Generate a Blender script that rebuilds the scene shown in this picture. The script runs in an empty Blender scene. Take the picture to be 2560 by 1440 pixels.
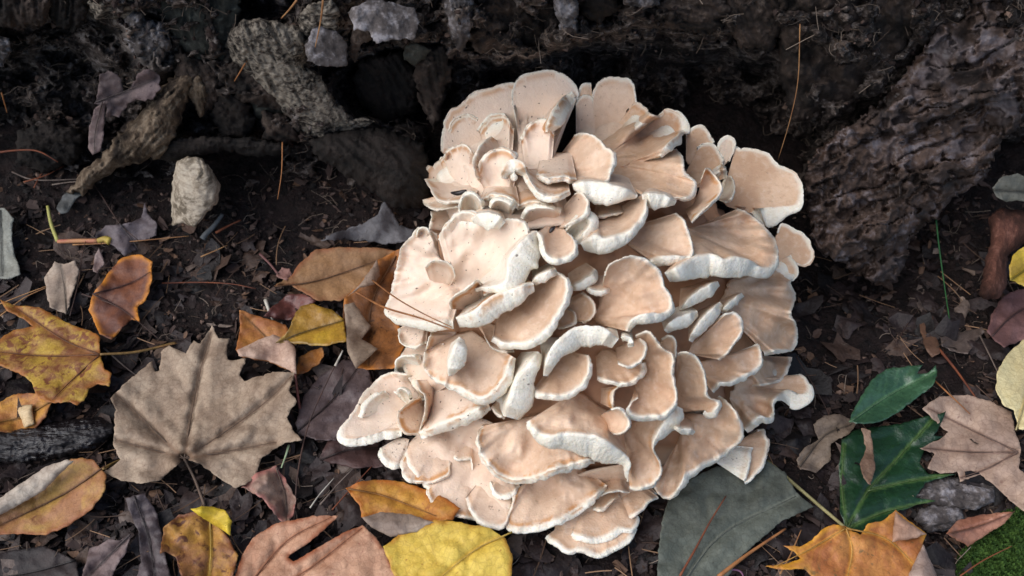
import bpy, math, random
import numpy as np
from mathutils import Vector
from mathutils.geometry import delaunay_2d_cdt

random.seed(7)
rng = np.random.default_rng(11)
R = math.radians
sc = bpy.context.scene
C = sc.collection

# ---------------------------------------------------------------- camera
PITCH, DIST, HFOV = R(52), 0.7216, R(58)
CAM = np.array([0.0, -DIST * math.cos(PITCH), DIST * math.sin(PITCH)])
cd = bpy.data.cameras.new('camera')
cd.sensor_fit = 'HORIZONTAL'
cd.angle = HFOV
cd.clip_start = 0.01
cd.clip_end = 100
cd.dof.use_dof = True
cd.dof.focus_distance = 0.62
cd.dof.aperture_fstop = 9.0
cam = bpy.data.objects.new('camera', cd)
cam.location = CAM
cam.rotation_euler = (math.pi / 2 - PITCH, 0, 0)
C.objects.link(cam)
sc.camera = cam

# ---------------------------------------------------------------- world and sun (open shade, soft light from the upper left)
SUN_AZ, SUN_EL = R(-108), R(50)          # azimuth measured from +y towards +x
sun_dir = Vector((math.sin(SUN_AZ) * math.cos(SUN_EL), math.cos(SUN_AZ) * math.cos(SUN_EL), math.sin(SUN_EL)))
world = bpy.data.worlds.new('World')
sc.world = world
world.use_nodes = True
wn = world.node_tree
bg = wn.nodes['Background']
sky = wn.nodes.new('ShaderNodeTexSky')
sky.sky_type = 'NISHITA'
sky.sun_disc = False
sky.sun_elevation = SUN_EL
sky.sun_rotation = SUN_AZ
sky.air_density = 1.0
sky.dust_density = 1.5
sky.ozone_density = 0.6
wn.links.new(sky.outputs[0], bg.inputs[0])
bg.inputs[1].default_value = 0.08
sd = bpy.data.lights.new('sun', 'SUN')
sd.energy = 1.5
sd.angle = R(70)
sd.color = (1.0, 0.98, 0.955)
sun = bpy.data.objects.new('sun', sd)
sun.rotation_euler = sun_dir.to_track_quat('Z', 'Y').to_euler()
sun.location = sun_dir * 3
C.objects.link(sun)
vs = sc.view_settings
vs.view_transform = 'Standard'
vs.look = 'None'
vs.exposure = 1.06
vs.gamma = 1
vs.use_curve_mapping = False
sc.cycles.use_denoising = True
sc.cycles.max_bounces = 6

# ---------------------------------------------------------------- maths helpers
F = 1280 / math.tan(HFOV / 2)
FWD = np.array([0, math.cos(PITCH), -math.sin(PITCH)])
UP = np.array([0, math.sin(PITCH), math.cos(PITCH)])
RT = np.array([1.0, 0, 0])
PXM = 0.00029                            # metres per photograph pixel near the mushroom

def A2(p):
    return np.asarray(p, float).reshape(-1, 2)

def ss(a, b, x):
    t = np.clip((x - a) / (b - a), 0, 1)
    return t * t * (3 - 2 * t)

def rays(p):
    p = A2(p)
    d = FWD[None] * F + RT[None] * (p[:, :1] - 1280) + UP[None] * (720 - p[:, 1:2])
    return d / np.linalg.norm(d, axis=1)[:, None]

def _hash(ix, iy, iz, seed):
    h = (ix.astype(np.int64) * 374761393 + iy.astype(np.int64) * 668265263 + iz.astype(np.int64) * 2147483647 + seed * 1274126177) & 0xffffffff
    h = ((h ^ (h >> 13)) * 1274126177) & 0xffffffff
    h = ((h ^ (h >> 16)) * 2246822519) & 0xffffffff
    return ((h ^ (h >> 15)) & 0xffffff) / float(0xffffff) * 2 - 1

def vn(p, seed=0):
    p = np.asarray(p, float)
    if p.shape[1] == 2:
        p = np.column_stack([p, np.zeros(len(p))])
    i = np.floor(p).astype(np.int64)
    f = p - i
    f = f * f * f * (f * (f * 6 - 15) + 10)
    r = 0
    for dx in (0, 1):
        for dy in (0, 1):
            for dz in (0, 1):
                w = (f[:, 0] if dx else 1 - f[:, 0]) * (f[:, 1] if dy else 1 - f[:, 1]) * (f[:, 2] if dz else 1 - f[:, 2])
                r = r + w * _hash(i[:, 0] + dx, i[:, 1] + dy, i[:, 2] + dz, seed)
    return r

def fbm(p, octv=4, seed=0, gain=0.5, lac=2.03):
    a, s, r = 1.0, 0.0, 0
    p = np.asarray(p, float)
    for k in range(octv):
        r = r + a * vn(p, seed + k * 17)
        s += a
        a *= gain
        p = p * lac + 3.7
    return r / s

def seg_dist(p, line):
    """distance from each p to an open polyline"""
    p = A2(p)
    line = A2(line)
    best = np.full(len(p), 1e9)
    for a, b in zip(line[:-1], line[1:]):
        ab = b - a
        t = np.clip(((p - a) @ ab) / max(ab @ ab, 1e-9), 0, 1)
        d = p - a - t[:, None] * ab
        best = np.minimum(best, np.hypot(d[:, 0], d[:, 1]))
    return best

def inside(p, poly):
    p = A2(p)
    poly = A2(poly)
    r = np.zeros(len(p), bool)
    for a, b in zip(poly, np.roll(poly, -1, 0)):
        c = (a[1] > p[:, 1]) != (b[1] > p[:, 1])
        with np.errstate(divide='ignore', invalid='ignore'):
            x = (b[0] - a[0]) * (p[:, 1] - a[1]) / (b[1] - a[1]) + a[0]
        r ^= c & (p[:, 0] < x)
    return r

def poly_sd(p, poly):
    """positive inside"""
    poly = A2(poly)
    d = seg_dist(p, np.vstack([poly, poly[:1]]))
    return np.where(inside(p, poly), d, -d)

def spline(pts, n):
    """Catmull-Rom through pts, n even samples; extra columns follow along"""
    P = np.asarray(pts, float)
    if len(P) == 1:
        return np.repeat(P, n, 0)
    if len(P) == 2:
        return P[0] + (P[1] - P[0]) * np.linspace(0, 1, n)[:, None]
    E = np.vstack([2 * P[0] - P[1], P, 2 * P[-1] - P[-2]])
    out = []
    for k in range(1, len(E) - 2):
        t = np.linspace(0, 1, 16, endpoint=False)[:, None]
        a, b, c, d = E[k - 1], E[k], E[k + 1], E[k + 2]
        out.append(0.5 * (2 * b + (c - a) * t + (2 * a - 5 * b + 4 * c - d) * t ** 2 + (3 * b - a - 3 * c + d) * t ** 3))
    out = np.vstack(out + [P[-1:]])
    L = np.concatenate([[0], np.cumsum(np.linalg.norm(np.diff(out[:, :2], axis=0), axis=1))])
    s = np.linspace(0, L[-1], n)
    return np.column_stack([np.interp(s, L, out[:, k]) for k in range(out.shape[1])])

# ---------------------------------------------------------------- surfaces of the place
def ground_z(x, y):
    p = np.column_stack([x, y])
    z = 0.045 * ss(0.0, 0.14, y) * (1 - 0.6 * ss(0.15, 0.3, x))
    z = z - 0.03 * np.exp(-((x - 0.29) / 0.11) ** 2 - ((y - 0.03) / 0.07) ** 2)
    z = z + 0.007 * fbm(p * 9, 2, 5)
    return z

def ground_fine(x, y):
    p = np.column_stack([x, y])
    return 0.0045 * fbm(p * 60, 3, 21) + 0.0018 * np.abs(fbm(p * 260, 3, 33))

def on_ground(p, lift=0.0):
    d = rays(p)
    t = (0 - CAM[2]) / d[:, 2]
    for _ in range(7):
        q = CAM + d * t[:, None]
        t = (ground_z(q[:, 0], q[:, 1]) - CAM[2]) / d[:, 2]
    return CAM + d * (t - lift)[:, None]

def plane_surf(y0, z0, y1, z1):
    n = np.array([0, -(z1 - z0), (y1 - y0)])
    n = n / np.linalg.norm(n)
    o = np.array([0, y0, z0])
    def f(p, lift=0.0):
        d = rays(p)
        t = ((o - CAM) @ n) / (d @ n)
        return CAM + d * (t - lift)[:, None]
    return f

WALL_Y = 0.10
on_wall = plane_surf(WALL_Y, 0.0, WALL_Y, 0.2)

MC = np.array([0.056, -0.035, 0.0])
MR = np.array([0.158, 0.165, 0.15])

def on_mound(p, lift=0.0):
    d = rays(p)
    r = MR[None] + np.broadcast_to(np.asarray(lift, float), (len(d),))[:, None]
    o = (CAM - MC)[None] / r
    e = d / r
    a = (e * e).sum(1)
    b = 2 * (o * e).sum(1)
    c = (o * o).sum(1) - 1
    disc = b * b - 4 * a * c
    t = (-b - np.sqrt(np.maximum(disc, 0))) / (2 * a)
    tg = (np.maximum(0.013, 0.030 + 0.5 * np.asarray(lift, float)) - CAM[2]) / d[:, 2]
    return CAM + d * np.minimum(t, tg)[:, None]

# ---------------------------------------------------------------- object helpers
def tag(o, label=None, cat=None, group=None, kind=None):
    if label: o['label'] = label
    if cat: o['category'] = cat
    if group: o['group'] = group
    if kind: o['kind'] = kind
    return o

ORIGIN = {}

def mkobj(name, verts, faces, mat, parent=None, attrs=None, smooth=True, origin=None):
    V = np.asarray(verts, float)
    if parent is not None:
        org = ORIGIN[parent.name]
    else:
        org = np.asarray(origin, float) if origin is not None else np.array([V[:, 0].mean(), V[:, 1].mean(), V[:, 2].min()])
    me = bpy.data.meshes.new(name)
    me.from_pydata((V - org).tolist(), [], faces if isinstance(faces, list) else faces.tolist())
    if smooth:
        me.polygons.foreach_set('use_smooth', [True] * len(me.polygons))
    for k, a in (attrs or {}).items():
        a = np.asarray(a, float)
        if a.ndim == 2:
            at = me.attributes.new(k, 'FLOAT_COLOR', 'POINT')
            at.data.foreach_set('color', np.column_stack([a, np.ones(len(a))]).ravel())
        else:
            at = me.attributes.new(k, 'FLOAT', 'POINT')
            at.data.foreach_set('value', a)
    me.materials.append(mat)
    me.update()
    o = bpy.data.objects.new(name, me)
    C.objects.link(o)
    ORIGIN[o.name] = org
    if parent is not None:
        o.parent = parent
    else:
        o.location = org
    return o

def empty(name, loc):
    o = bpy.data.objects.new(name, None)
    o.empty_display_size = 0.02
    o.location = loc
    C.objects.link(o)
    ORIGIN[o.name] = np.asarray(loc, float)
    return o

def tube_geo(pts, radii, sides=6):
    P = np.asarray(pts, float)
    n = len(P)
    rad = np.broadcast_to(np.asarray(radii, float), (n,))
    T = np.gradient(P, axis=0)
    T /= np.linalg.norm(T, axis=1)[:, None] + 1e-12
    ref = np.array([0.13, 0.21, 0.97])
    U = np.cross(T, ref)
    U /= np.linalg.norm(U, axis=1)[:, None] + 1e-12
    Wv = np.cross(T, U)
    a = np.linspace(0, 2 * math.pi, sides, endpoint=False)
    V = (P[:, None] + rad[:, None, None] * (np.cos(a)[None, :, None] * U[:, None] + np.sin(a)[None, :, None] * Wv[:, None])).reshape(-1, 3)
    fs = []
    for i in range(n - 1):
        for j in range(sides):
            k = (j + 1) % sides
            fs.append([i * sides + j, i * sides + k, (i + 1) * sides + k, (i + 1) * sides + j])
    fs.append(list(range(sides))[::-1])
    fs.append([(n - 1) * sides + j for j in range(sides)])
    return V, fs

def grid_faces(nr, nc):
    i = np.arange(nr - 1)[:, None] * nc + np.arange(nc - 1)[None]
    i = i.ravel()
    return np.column_stack([i, i + 1, i + nc + 1, i + nc])

# ---------------------------------------------------------------- materials
def lin(c):
    c = np.asarray(c, float) / 255
    r = np.where(c <= 0.04045, c / 12.92, ((c + 0.055) / 1.055) ** 2.4)
    return (r[0], r[1], r[2], 1.0)

class M:
    """small node helper"""
    def __init__(s, name, rough=0.8, spec=0.3):
        s.m = bpy.data.materials.new(name)
        s.m.use_nodes = True
        s.t = s.m.node_tree
        s.b = s.t.nodes['Principled BSDF']
        s.b.inputs['Roughness'].default_value = rough
        s.b.inputs['Specular IOR Level'].default_value = spec
        s.co = s.t.nodes.new('ShaderNodeTexCoord').outputs['Object']
    def n(s, t, **k):
        nd = s.t.nodes.new(t)
        for a, v in k.items():
            setattr(nd, a, v)
        return nd
    def put(s, sock, v):
        if hasattr(v, 'links') or isinstance(v, bpy.types.NodeSocket):
            s.t.links.new(v, sock)
        else:
            sock.default_value = v
    def noise(s, scale, detail=4, rough=0.55, co=None, dist=0.0):
        nd = s.n('ShaderNodeTexNoise')
        nd.inputs['Scale'].default_value = scale
        nd.inputs['Detail'].default_value = detail
        nd.inputs['Roughness'].default_value = rough
        nd.inputs['Distortion'].default_value = dist
        s.put(nd.inputs['Vector'], co or s.co)
        return nd.outputs['Fac']
    def stretch(s, sx, sy, sz, rot=(0, 0, 0)):
        nd = s.n('ShaderNodeMapping')
        nd.inputs['Scale'].default_value = (sx, sy, sz)
        nd.inputs['Rotation'].default_value = rot
        s.put(nd.inputs['Vector'], s.co)
        return nd.outputs[0]
    def rng(s, v, a, b, c=0.0, d=1.0):
        nd = s.n('ShaderNodeMapRange')
        nd.interpolation_type = 'SMOOTHSTEP'
        s.put(nd.inputs[0], v)
        for i, q in enumerate((a, b, c, d)):
            nd.inputs[i + 1].default_value = q
        return nd.outputs[0]
    def mix(s, f, a, b, mode='MIX'):
        nd = s.n('ShaderNodeMix', data_type='RGBA', blend_type=mode)
        s.put(nd.inputs[0], f)
        s.put(nd.inputs[6], a)
        s.put(nd.inputs[7], b)
        return nd.outputs[2]
    def math(s, op, a, b=0.0):
        nd = s.n('ShaderNodeMath', operation=op)
        s.put(nd.inputs[0], a)
        s.put(nd.inputs[1], b)
        return nd.outputs[0]
    def attr(s, name):
        nd = s.n('ShaderNodeAttribute', attribute_name=name)
        return nd
    def bump(s, h, strength=0.5, dist=0.001):
        nd = s.n('ShaderNodeBump')
        nd.inputs['Strength'].default_value = strength
        nd.inputs['Distance'].default_value = dist
        s.put(nd.inputs['Height'], h)
        s.put(s.b.inputs['Normal'], nd.outputs[0])
    def col(s, v):
        s.put(s.b.inputs['Base Color'], v)
        return s.m

def desat(c, k=0.82):
    g = 0.35 * c[0] + 0.5 * c[1] + 0.15 * c[2]
    return tuple(g + (v - g) * k for v in c)

def mat_leaf(name, c1, c2, spot=None, vein=None, edge=None, rough=0.55, nscale=45, spot_amt=0.62, gloss=0.35, seed=0.0):
    c1, c2 = desat(c1), desat(c2)
    m = M(name, rough, gloss)
    mp = m.n('ShaderNodeMapping')
    mp.inputs['Location'].default_value = (seed * 1.37, seed * 0.71, seed)
    m.put(mp.inputs['Vector'], m.co)
    m.co = mp.outputs[0]
    f = m.rng(m.noise(nscale, 4, 0.6, dist=0.4), 0.36, 0.64)
    c = m.mix(f, lin(c1), lin(c2))
    fine = m.noise(420, 4, 0.65)
    c = m.mix(m.rng(fine, 0.25, 0.75, 0.0, 0.5), c, m.mix(1.0, c, (0.62, 0.58, 0.55, 1), 'MULTIPLY'))
    vo = m.n('ShaderNodeTexVoronoi', feature='DISTANCE_TO_EDGE')
    vo.inputs['Scale'].default_value = 210
    m.put(vo.inputs['Vector'], m.co)
    c = m.mix(m.rng(vo.outputs['Distance'], 0.0, 0.09, 0.32, 0.0), c, m.mix(1.0, c, (0.45, 0.4, 0.36, 1), 'MULTIPLY'))
    broad = m.noise(22, 3, 0.5)
    c = m.mix(m.rng(broad, 0.4, 0.65, 0.0, 0.4), c, m.mix(1.0, c, (0.66, 0.6, 0.56, 1), 'MULTIPLY'))
    if spot:
        sp = m.rng(m.noise(120, 5, 0.65, dist=0.6), spot_amt, spot_amt + 0.09)
        sp2 = m.rng(m.noise(380, 2, 0.5), 0.68, 0.74)
        c = m.mix(m.math('MAXIMUM', sp, m.math('MULTIPLY', sp2, 0.8)), c, lin(spot))
    c = m.mix(m.math('MULTIPLY', m.attr('vein').outputs['Fac'], 0.8), c, lin(vein or tuple(v * 0.6 for v in c1)))
    if edge:
        ee = m.math('MULTIPLY', m.attr('edge').outputs['Fac'], m.rng(m.noise(70, 3), 0.35, 0.6))
        c = m.mix(ee, c, lin(edge))
    m.bump(m.math('ADD', m.noise(260, 5, 0.6), m.math('MULTIPLY', m.noise(900, 2), 0.4)), 0.5, 0.0011)
    return m.col(c)

def mat_wood(name, dark, mid, pale, rough=0.85, sx=(1, 1, 1), rot=(0, 0, 0), scale=60, pale_at=0.56, wet=0.0, bump=0.8):
    m = M(name, rough, 0.3)
    co = m.stretch(*sx, rot=rot)
    a = m.noise(scale, 8, 0.65, co)
    b = m.noise(scale * 4, 6, 0.7, co)
    c = m.mix(m.rng(a, 0.35, 0.6), lin(dark), lin(mid))
    pf = m.math('ADD', m.math('MULTIPLY', a, 0.5), m.math('MULTIPLY', b, 0.5))
    c = m.mix(m.rng(pf, pale_at - 0.08, pale_at + 0.08), c, lin(pale))
    c = m.mix(m.math('MULTIPLY', m.attr('pale').outputs['Fac'], 0.85), c, lin(pale))
    g = m.noise(scale * 12, 4, 0.6, co)
    c = m.mix(m.rng(g, 0.3, 0.7, 0, 0.5), c, m.mix(1.0, c, (0.5, 0.47, 0.46, 1), 'MULTIPLY'))
    if wet:
        wf = m.rng(m.noise(35, 3), 0.5, 0.6)
        m.put(m.b.inputs['Roughness'], m.math('SUBTRACT', rough, m.math('MULTIPLY', wf, wet)))
    m.bump(m.math('ADD', m.math('MULTIPLY', b, 0.7), m.math('MULTIPLY', g, 0.4)), bump, 0.004)
    return m.col(c)

# ---------------------------------------------------------------- ground
def axis(lo, hi, step, far, n):
    a = np.arange(lo, hi + step / 2, step)
    g = np.geomspace(step * 1.6, far, n)
    return np.concatenate([lo - np.cumsum(g)[::-1] * 0 - g[::-1], a, hi + g])

m = M('soil', 0.9, 0.25)
s1 = m.noise(90, 8, 0.7)
s2 = m.noise(420, 6, 0.7)
c = m.mix(m.rng(s1, 0.35, 0.62), lin((20, 16, 16)), lin((45, 34, 32)))
c = m.mix(m.rng(s2, 0.58, 0.68, 0, 0.6), c, lin((84, 68, 62)))
c = m.mix(m.rng(s2, 0.30, 0.44, 0.8, 0), c, lin((14, 11, 11)))
m.put(m.b.inputs['Roughness'], m.rng(m.noise(160, 4), 0.35, 0.6, 0.45, 0.95))
m.bump(m.math('ADD', s2, m.math('MULTIPLY', s1, 1.5)), 0.9, 0.004)
MAT_SOIL = m.col(c)

gx = axis(-0.56, 0.56, 0.0017, 6.0, 16)
gy = axis(-0.33, 0.24, 0.0017, 6.0, 16)
GX, GY = np.meshgrid(gx, gy)
zz = ground_z(GX.ravel(), GY.ravel()) + ground_fine(GX.ravel(), GY.ravel())
o = mkobj('ground', np.column_stack([GX.ravel(), GY.ravel(), zz]), grid_faces(len(gy), len(gx)), MAT_SOIL, origin=(0, 0, 0))
o['kind'] = 'structure'

# ---------------------------------------------------------------- rotten log behind
FEAT = [  # outline in photo pixels, height towards the viewer (m), softness (px)
    ([(-300, 60), (205, 40), (245, 150), (235, 320), (140, 400), (-300, 390)], -0.05, 60),
    ([(210, -100), (330, -100), (400, 20), (420, 100), (330, 90), (235, 50)], 0.022, 20),
    ([(400, -60), (590, -60), (600, 150), (540, 180), (460, 160), (420, 60)], 0.012, 30),
    ([(305, 60), (420, 70), (440, 150), (400, 200), (330, 170)], 0.016, 20),
    ([(230, 190), (520, 170), (540, 330), (420, 420), (300, 400), (230, 320)], -0.025, 40),
    ([(505, 380), (560, 365), (700, 380), (690, 440), (580, 455), (520, 440)], -0.07, 18),
    ([(790, 160), (880, 130), (1090, 110), (1120, 260), (1060, 330), (960, 320), (880, 260)], -0.06, 30),
    ([(760, 350), (900, 290), (1060, 330), (1080, 480), (980, 520), (860, 440)], 0.012, 50),
    ([(1080, -200), (1430, -200), (1450, 80), (1380, 130), (1250, 160), (1130, 150)], 0.022, 40),
    ([(1120, -200), (1170, -200), (1180, 60), (1145, 130), (1110, 60)], 0.012, 12),
    ([(1165, 30), (1185, 30), (1180, 110), (1150, 110)], -0.03, 8),
    ([(1440, 120), (1800, 130), (2000, 200), (2000, 420), (1800, 420), (1440, 300)], -0.10, 45),
    ([(1060, 140), (1200, 175), (1300, 150), (1460, 130), (1480, 420), (1300, 620), (1060, 620)], -0.06, 30),
    ([(1440, -60), (1560, -60), (1560, 40), (1470, 60)], -0.04, 25),
    ([(1560, -200), (1960, -200), (2000, 60), (1900, 150), (1700, 110), (1560, 60)], 0.006, 40),
    ([(1950, -200), (2330, -200), (2300, 130), (2200, 260), (2080, 320), (1990, 300)], 0.018, 50),
    ([(2040, 330), (2200, 250), (2350, 90), (2430, 60), (2400, 120), (2280, 230), (2150, 330)], -0.035, 22),
    ([(620, 180), (760, 200), (780, 340), (640, 330), (600, 250)], 0.012, 25),
    ([(560, -40), (760, -60), (740, 30), (600, 40)], -0.045, 14),
    ([(2380, 300), (2900, 200), (2900, 620), (2300, 620)], -0.09, 40),
    ([(-300, 390), (80, 400), (200, 440), (180, 520), (-300, 520)], -0.02, 30),
]
PALE = [  # patches whose own colour is paler grey (weathered bark, mould)
    ([(1120, -50), (1170, -50), (1180, 60), (1145, 130), (1110, 60)], 0.6),
    ([(1370, -40), (1440, -40), (1445, 80), (1400, 70)], 0.55),
    ([(305, 60), (420, 70), (440, 150), (400, 200), (330, 170)], 0.5),
    ([(215, -30), (260, -30), (255, 45), (230, 45)], 0.5),
    ([(-50, 90), (30, 100), (10, 160), (-50, 170)], 0.7),
    ([(1540, -30), (1650, -30), (1640, 20), (1560, 15)], 0.6),
    ([(2330, 60), (2560, 80), (2560, 140), (2480, 120)], 0.5),
]
cx = np.concatenate([np.linspace(-1700, -260, 24), np.arange(-240, 2801, 4.0), np.linspace(2820, 4300, 24)])
cy = np.concatenate([np.linspace(-700, -140, 14), np.arange(-120, 601, 4.0)])
PX, PY = np.meshgrid(cx, cy)
pp = np.column_stack([PX.ravel(), PY.ravel()])
wob = pp + 14 * np.column_stack([fbm(pp / 45, 3, 61), fbm(pp / 45, 3, 71)])
h = np.zeros(len(pp))
for poly, hh, soft in FEAT:
    h += hh * ss(-soft, soft, poly_sd(wob, poly))
pale = np.zeros(len(pp))
for poly, a in PALE:
    pale = np.maximum(pale, a * ss(-12, 12, poly_sd(wob, poly)))
h += 0.024 * fbm(pp / 120, 4, 3)
tq = fbm(wob / np.array([70, 46]), 3, 27) * 3.2
h += 0.015 * (np.floor(tq) + ss(0.0, 0.22, tq - np.floor(tq)))      # flaking layers
h += 0.007 * (1 - np.abs(fbm(np.column_stack([pp[:, 0] / 26 + pp[:, 1] / 60, pp[:, 1] / 22]), 4, 9)) * 2.2)
h += 0.0035 * np.abs(fbm(pp / 7, 3, 13))
P = on_wall(pp, h)
# unseen log overhang, shaped to shade the right, rolls back over its top
nr, nc = len(cy), len(cx)
P = P.reshape(nr, nc, 3)
rows = []
top = P[0]
zt = top[:, 2].mean()
for k in range(1, 9):
    a = k / 8
    q = top.copy()
    shade_lean = 0.0 + 0.09 * ss(0.0, 0.4, top[:, 0])
    q[:, 2] = top[:, 2] * (1 - ss(0, .3, a)) + (zt + 0.22 * math.sin(min(a, 0.62) / 0.62 * math.pi / 2) - 0.75 * max(a - 0.62, 0)) * ss(0, .3, a)
    q[:, 1] = top[:, 1] - shade_lean * math.sin(a * math.pi) * 1.0 + 0.5 * a ** 2
    q += 0.012 * fbm(q * 14 + k, 3, 5)[:, None]
    rows.append(q)
P = np.concatenate([np.stack(rows[::-1]), P])
pale = np.concatenate([np.zeros(8 * nc), pale])
MAT_LOG = mat_wood('rotten_wood', (28, 23, 21), (82, 70, 63), (146, 136, 130), scale=34, pale_at=0.57, sx=(1, 1.0, 1.6))
log = mkobj('rotten_log', P.reshape(-1, 3), grid_faces(nr + 8, nc), MAT_LOG, attrs={'pale': pale}, origin=(0, 0.2, 0.0))
tag(log, 'dark crumbling rotten log with deep hollows rising behind the mushroom', 'log')

# ---------------------------------------------------------------- solid sheets cut to an outline
def cdt_sheet(poly, spacing, jag=0.0, sub=6.0, seed=0, holes=()):
    poly = A2(poly)
    ring = []
    for a, b in zip(poly, np.roll(poly, -1, 0)):
        n = max(1, int(np.hypot(*(b - a)) / sub))
        for k in range(n):
            ring.append(a + (b - a) * k / n)
    ring = np.array(ring)
    if jag:
        ring = ring + jag * np.column_stack([fbm(ring / 9, 3, seed), fbm(ring / 9, 3, seed + 50)])
    lo, hi = ring.min(0), ring.max(0)
    gx, gy = np.meshgrid(np.arange(lo[0], hi[0], spacing), np.arange(lo[1], hi[1], spacing * 0.87))
    gx = gx + (np.arange(gx.shape[0]) % 2)[:, None] * spacing / 2
    g = np.column_stack([gx.ravel(), gy.ravel()])
    g = g + rng.uniform(-.18, .18, g.shape) * spacing
    g = g[poly_sd(g, ring) > spacing * 0.45]
    pts = np.vstack([ring, g])
    nr_ = len(ring)
    r = delaunay_2d_cdt([Vector(q) for q in pts], [], [list(range(nr_))], 1, 1e-4)
    v = np.array([[q.x, q.y] for q in r[0]])
    return v, [list(f) for f in r[2]], ring

def solid(v2, faces, front, back):
    """front and back skins of a sheet plus its side wall"""
    n = len(v2)
    cnt = {}
    for f in faces:
        for a, b in zip(f, f[1:] + f[:1]):
            cnt[(a, b)] = 1
    fs = [list(f) for f in faces] + [[i + n for i in f[::-1]] for f in faces]
    for (a, b) in cnt:
        if (b, a) not in cnt:
            fs.append([b, a, a + n, b + n])
    return np.vstack([front, back]), fs

def slab(name, poly, surf, h, thick, mat, bulge=0.0, bw=40, relief=None, spacing=5, jag=8, parent=None, pale=None, seed=0, tilt=(0, 0)):
    v, f, ring = cdt_sheet(poly, spacing, jag, 5, seed)
    d = seg_dist(v, np.vstack([ring, ring[:1]]))
    cen = ring.mean(0)
    L = h + bulge * np.sqrt(np.clip(1 - (1 - np.clip(d / bw, 0, 1)) ** 2, 0, 1)) + (v - cen) @ np.array(tilt)
    if relief is not None:
        L = L + relief(v)
    fr = surf(v, L)
    bk = surf(v, np.minimum(L, h) - thick * (0.35 + 0.65 * np.clip(d / 20, 0, 1)))
    V, fs = solid(v, f, fr, bk)
    pl = np.zeros(len(V)) if pale is None else np.concatenate([pale(v), np.zeros(len(v))])
    return mkobj(name, V, fs, mat, parent, attrs={'pale': pl})

def strands(ang, period, amp, seed, wob=1.0):
    ca, sa = math.cos(ang), math.sin(ang)
    def f(v):
        u = v[:, 0] * ca + v[:, 1] * sa              # along the grain
        w = -v[:, 0] * sa + v[:, 1] * ca
        q = np.column_stack([u / (period * 6), w / (period * 1.1)])
        return amp * (1 - 2 * np.abs(fbm(q + wob * 0.25 * fbm(v / 60, 2, seed + 3)[:, None], 3, seed))) + amp * 0.45 * fbm(v / 6, 3, seed + 9)
    return f

W_RIDGE = mat_wood('weathered_bark', (38, 32, 28), (92, 82, 72), (150, 140, 126), scale=55, pale_at=0.5, sx=(1, 1, 2.0), rot=(0, 0.5, 0))
W_GREY = mat_wood('grey_bark', (62, 56, 54), (106, 99, 97), (150, 145, 147), scale=40, pale_at=0.55, bump=0.6)
W_ROOT = mat_wood('root_wood', (40, 31, 24), (92, 76, 60), (130, 114, 96), scale=45, pale_at=0.55, sx=(1.0, 1, 0.4), rot=(0, -0.8, 0))
W_PLANK = mat_wood('crumbling_wood', (34, 27, 24), (84, 67, 58), (112, 104, 106), scale=30, pale_at=0.58, sx=(0.9, 1.1, 1.1), wet=0.55, bump=0.5)
W_BROWN = mat_wood('brown_wood', (28, 23, 20), (68, 56, 49), (108, 95, 86), scale=40, pale_at=0.62)
W_DARK = mat_wood('dark_wood', (18, 15, 13), (38, 31, 27), (60, 52, 47), scale=40, pale_at=0.64)
W_OLIVE = mat_wood('olive_wood', (34, 34, 30), (62, 62, 56), (92, 92, 84), scale=60, pale_at=0.62, bump=0.4)
W_PALE = mat_wood('pale_wood', (92, 82, 68), (146, 132, 114), (176, 164, 146), scale=30, pale_at=0.5, sx=(1, 1, 2.2), bump=0.22)

slab('bark_ridge', [(570, 85), (605, 50), (660, 45), (720, 60), (765, 75), (770, 130), (765, 165), (805, 195), (830, 240), (870, 285), (892, 310), (880, 330),
     (850, 325), (835, 345), (805, 358), (775, 345), (745, 318), (715, 285), (688, 255), (652, 232), (622, 190), (585, 160), (562, 120)],
     on_wall, 0.03, 0.04, W_RIDGE, 0.018, 55, strands(R(62), 12, 0.0045, 40), 4, 8, log, seed=4)
slab('bark_shard', [(850, 300), (905, 295), (945, 305), (900, 318), (880, 332), (845, 330)], on_wall, 0.036, 0.012, W_RIDGE, 0.003, 14, strands(R(5), 8, 0.002, 44), 4, 6, log, seed=5)
slab('bark_flake', [(762, 112), (790, 62), (842, 78), (866, 108), (870, 165), (842, 168), (800, 165), (768, 152)], on_wall, 0.060, 0.007, W_GREY, 0.001, 12, lambda v: 0.0016 * fbm(v / 20, 4, 3), 4, 5, log, seed=6, tilt=(-0.0001, 0.0003))
slab('bark_flake', [(745, 40), (770, 10), (830, 0), (850, 30), (842, 80), (800, 70), (770, 95), (748, 75)], on_wall, 0.04, 0.02, W_RIDGE, 0.008, 30, lambda v: 0.005 * fbm(v / 16, 4, 5), 4, 6, log, seed=7)
slab('bark_flake', [(872, 28), (930, -10), (985, 8), (1036, 22), (1050, 60), (1036, 100), (985, 98), (940, 110), (925, 80), (884, 74)], on_wall, 0.058, 0.008, W_GREY, 0.0015, 14, lambda v: 0.003 * fbm(v / 30, 3, 8), 4, 6, log, seed=8, tilt=(-0.00005, 0.0003))
slab('bark_flake', [(878, 70), (925, 70), (935, 100), (900, 110), (890, 160), (876, 140)], on_wall, 0.042, 0.012, W_BROWN, 0.003, 18, lambda v: 0.003 * fbm(v / 12, 3, 9), 4, 5, log, seed=9)
slab('bark_flake', [(1010, 115), (1045, 105), (1078, 125), (1060, 150), (1035, 165), (1010, 150)], on_wall, 0.02, 0.008, W_OLIVE, 0.003, 18, lambda v: 0.003 * fbm(v / 12, 3, 10), 4, 5, log, seed=10)
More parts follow.
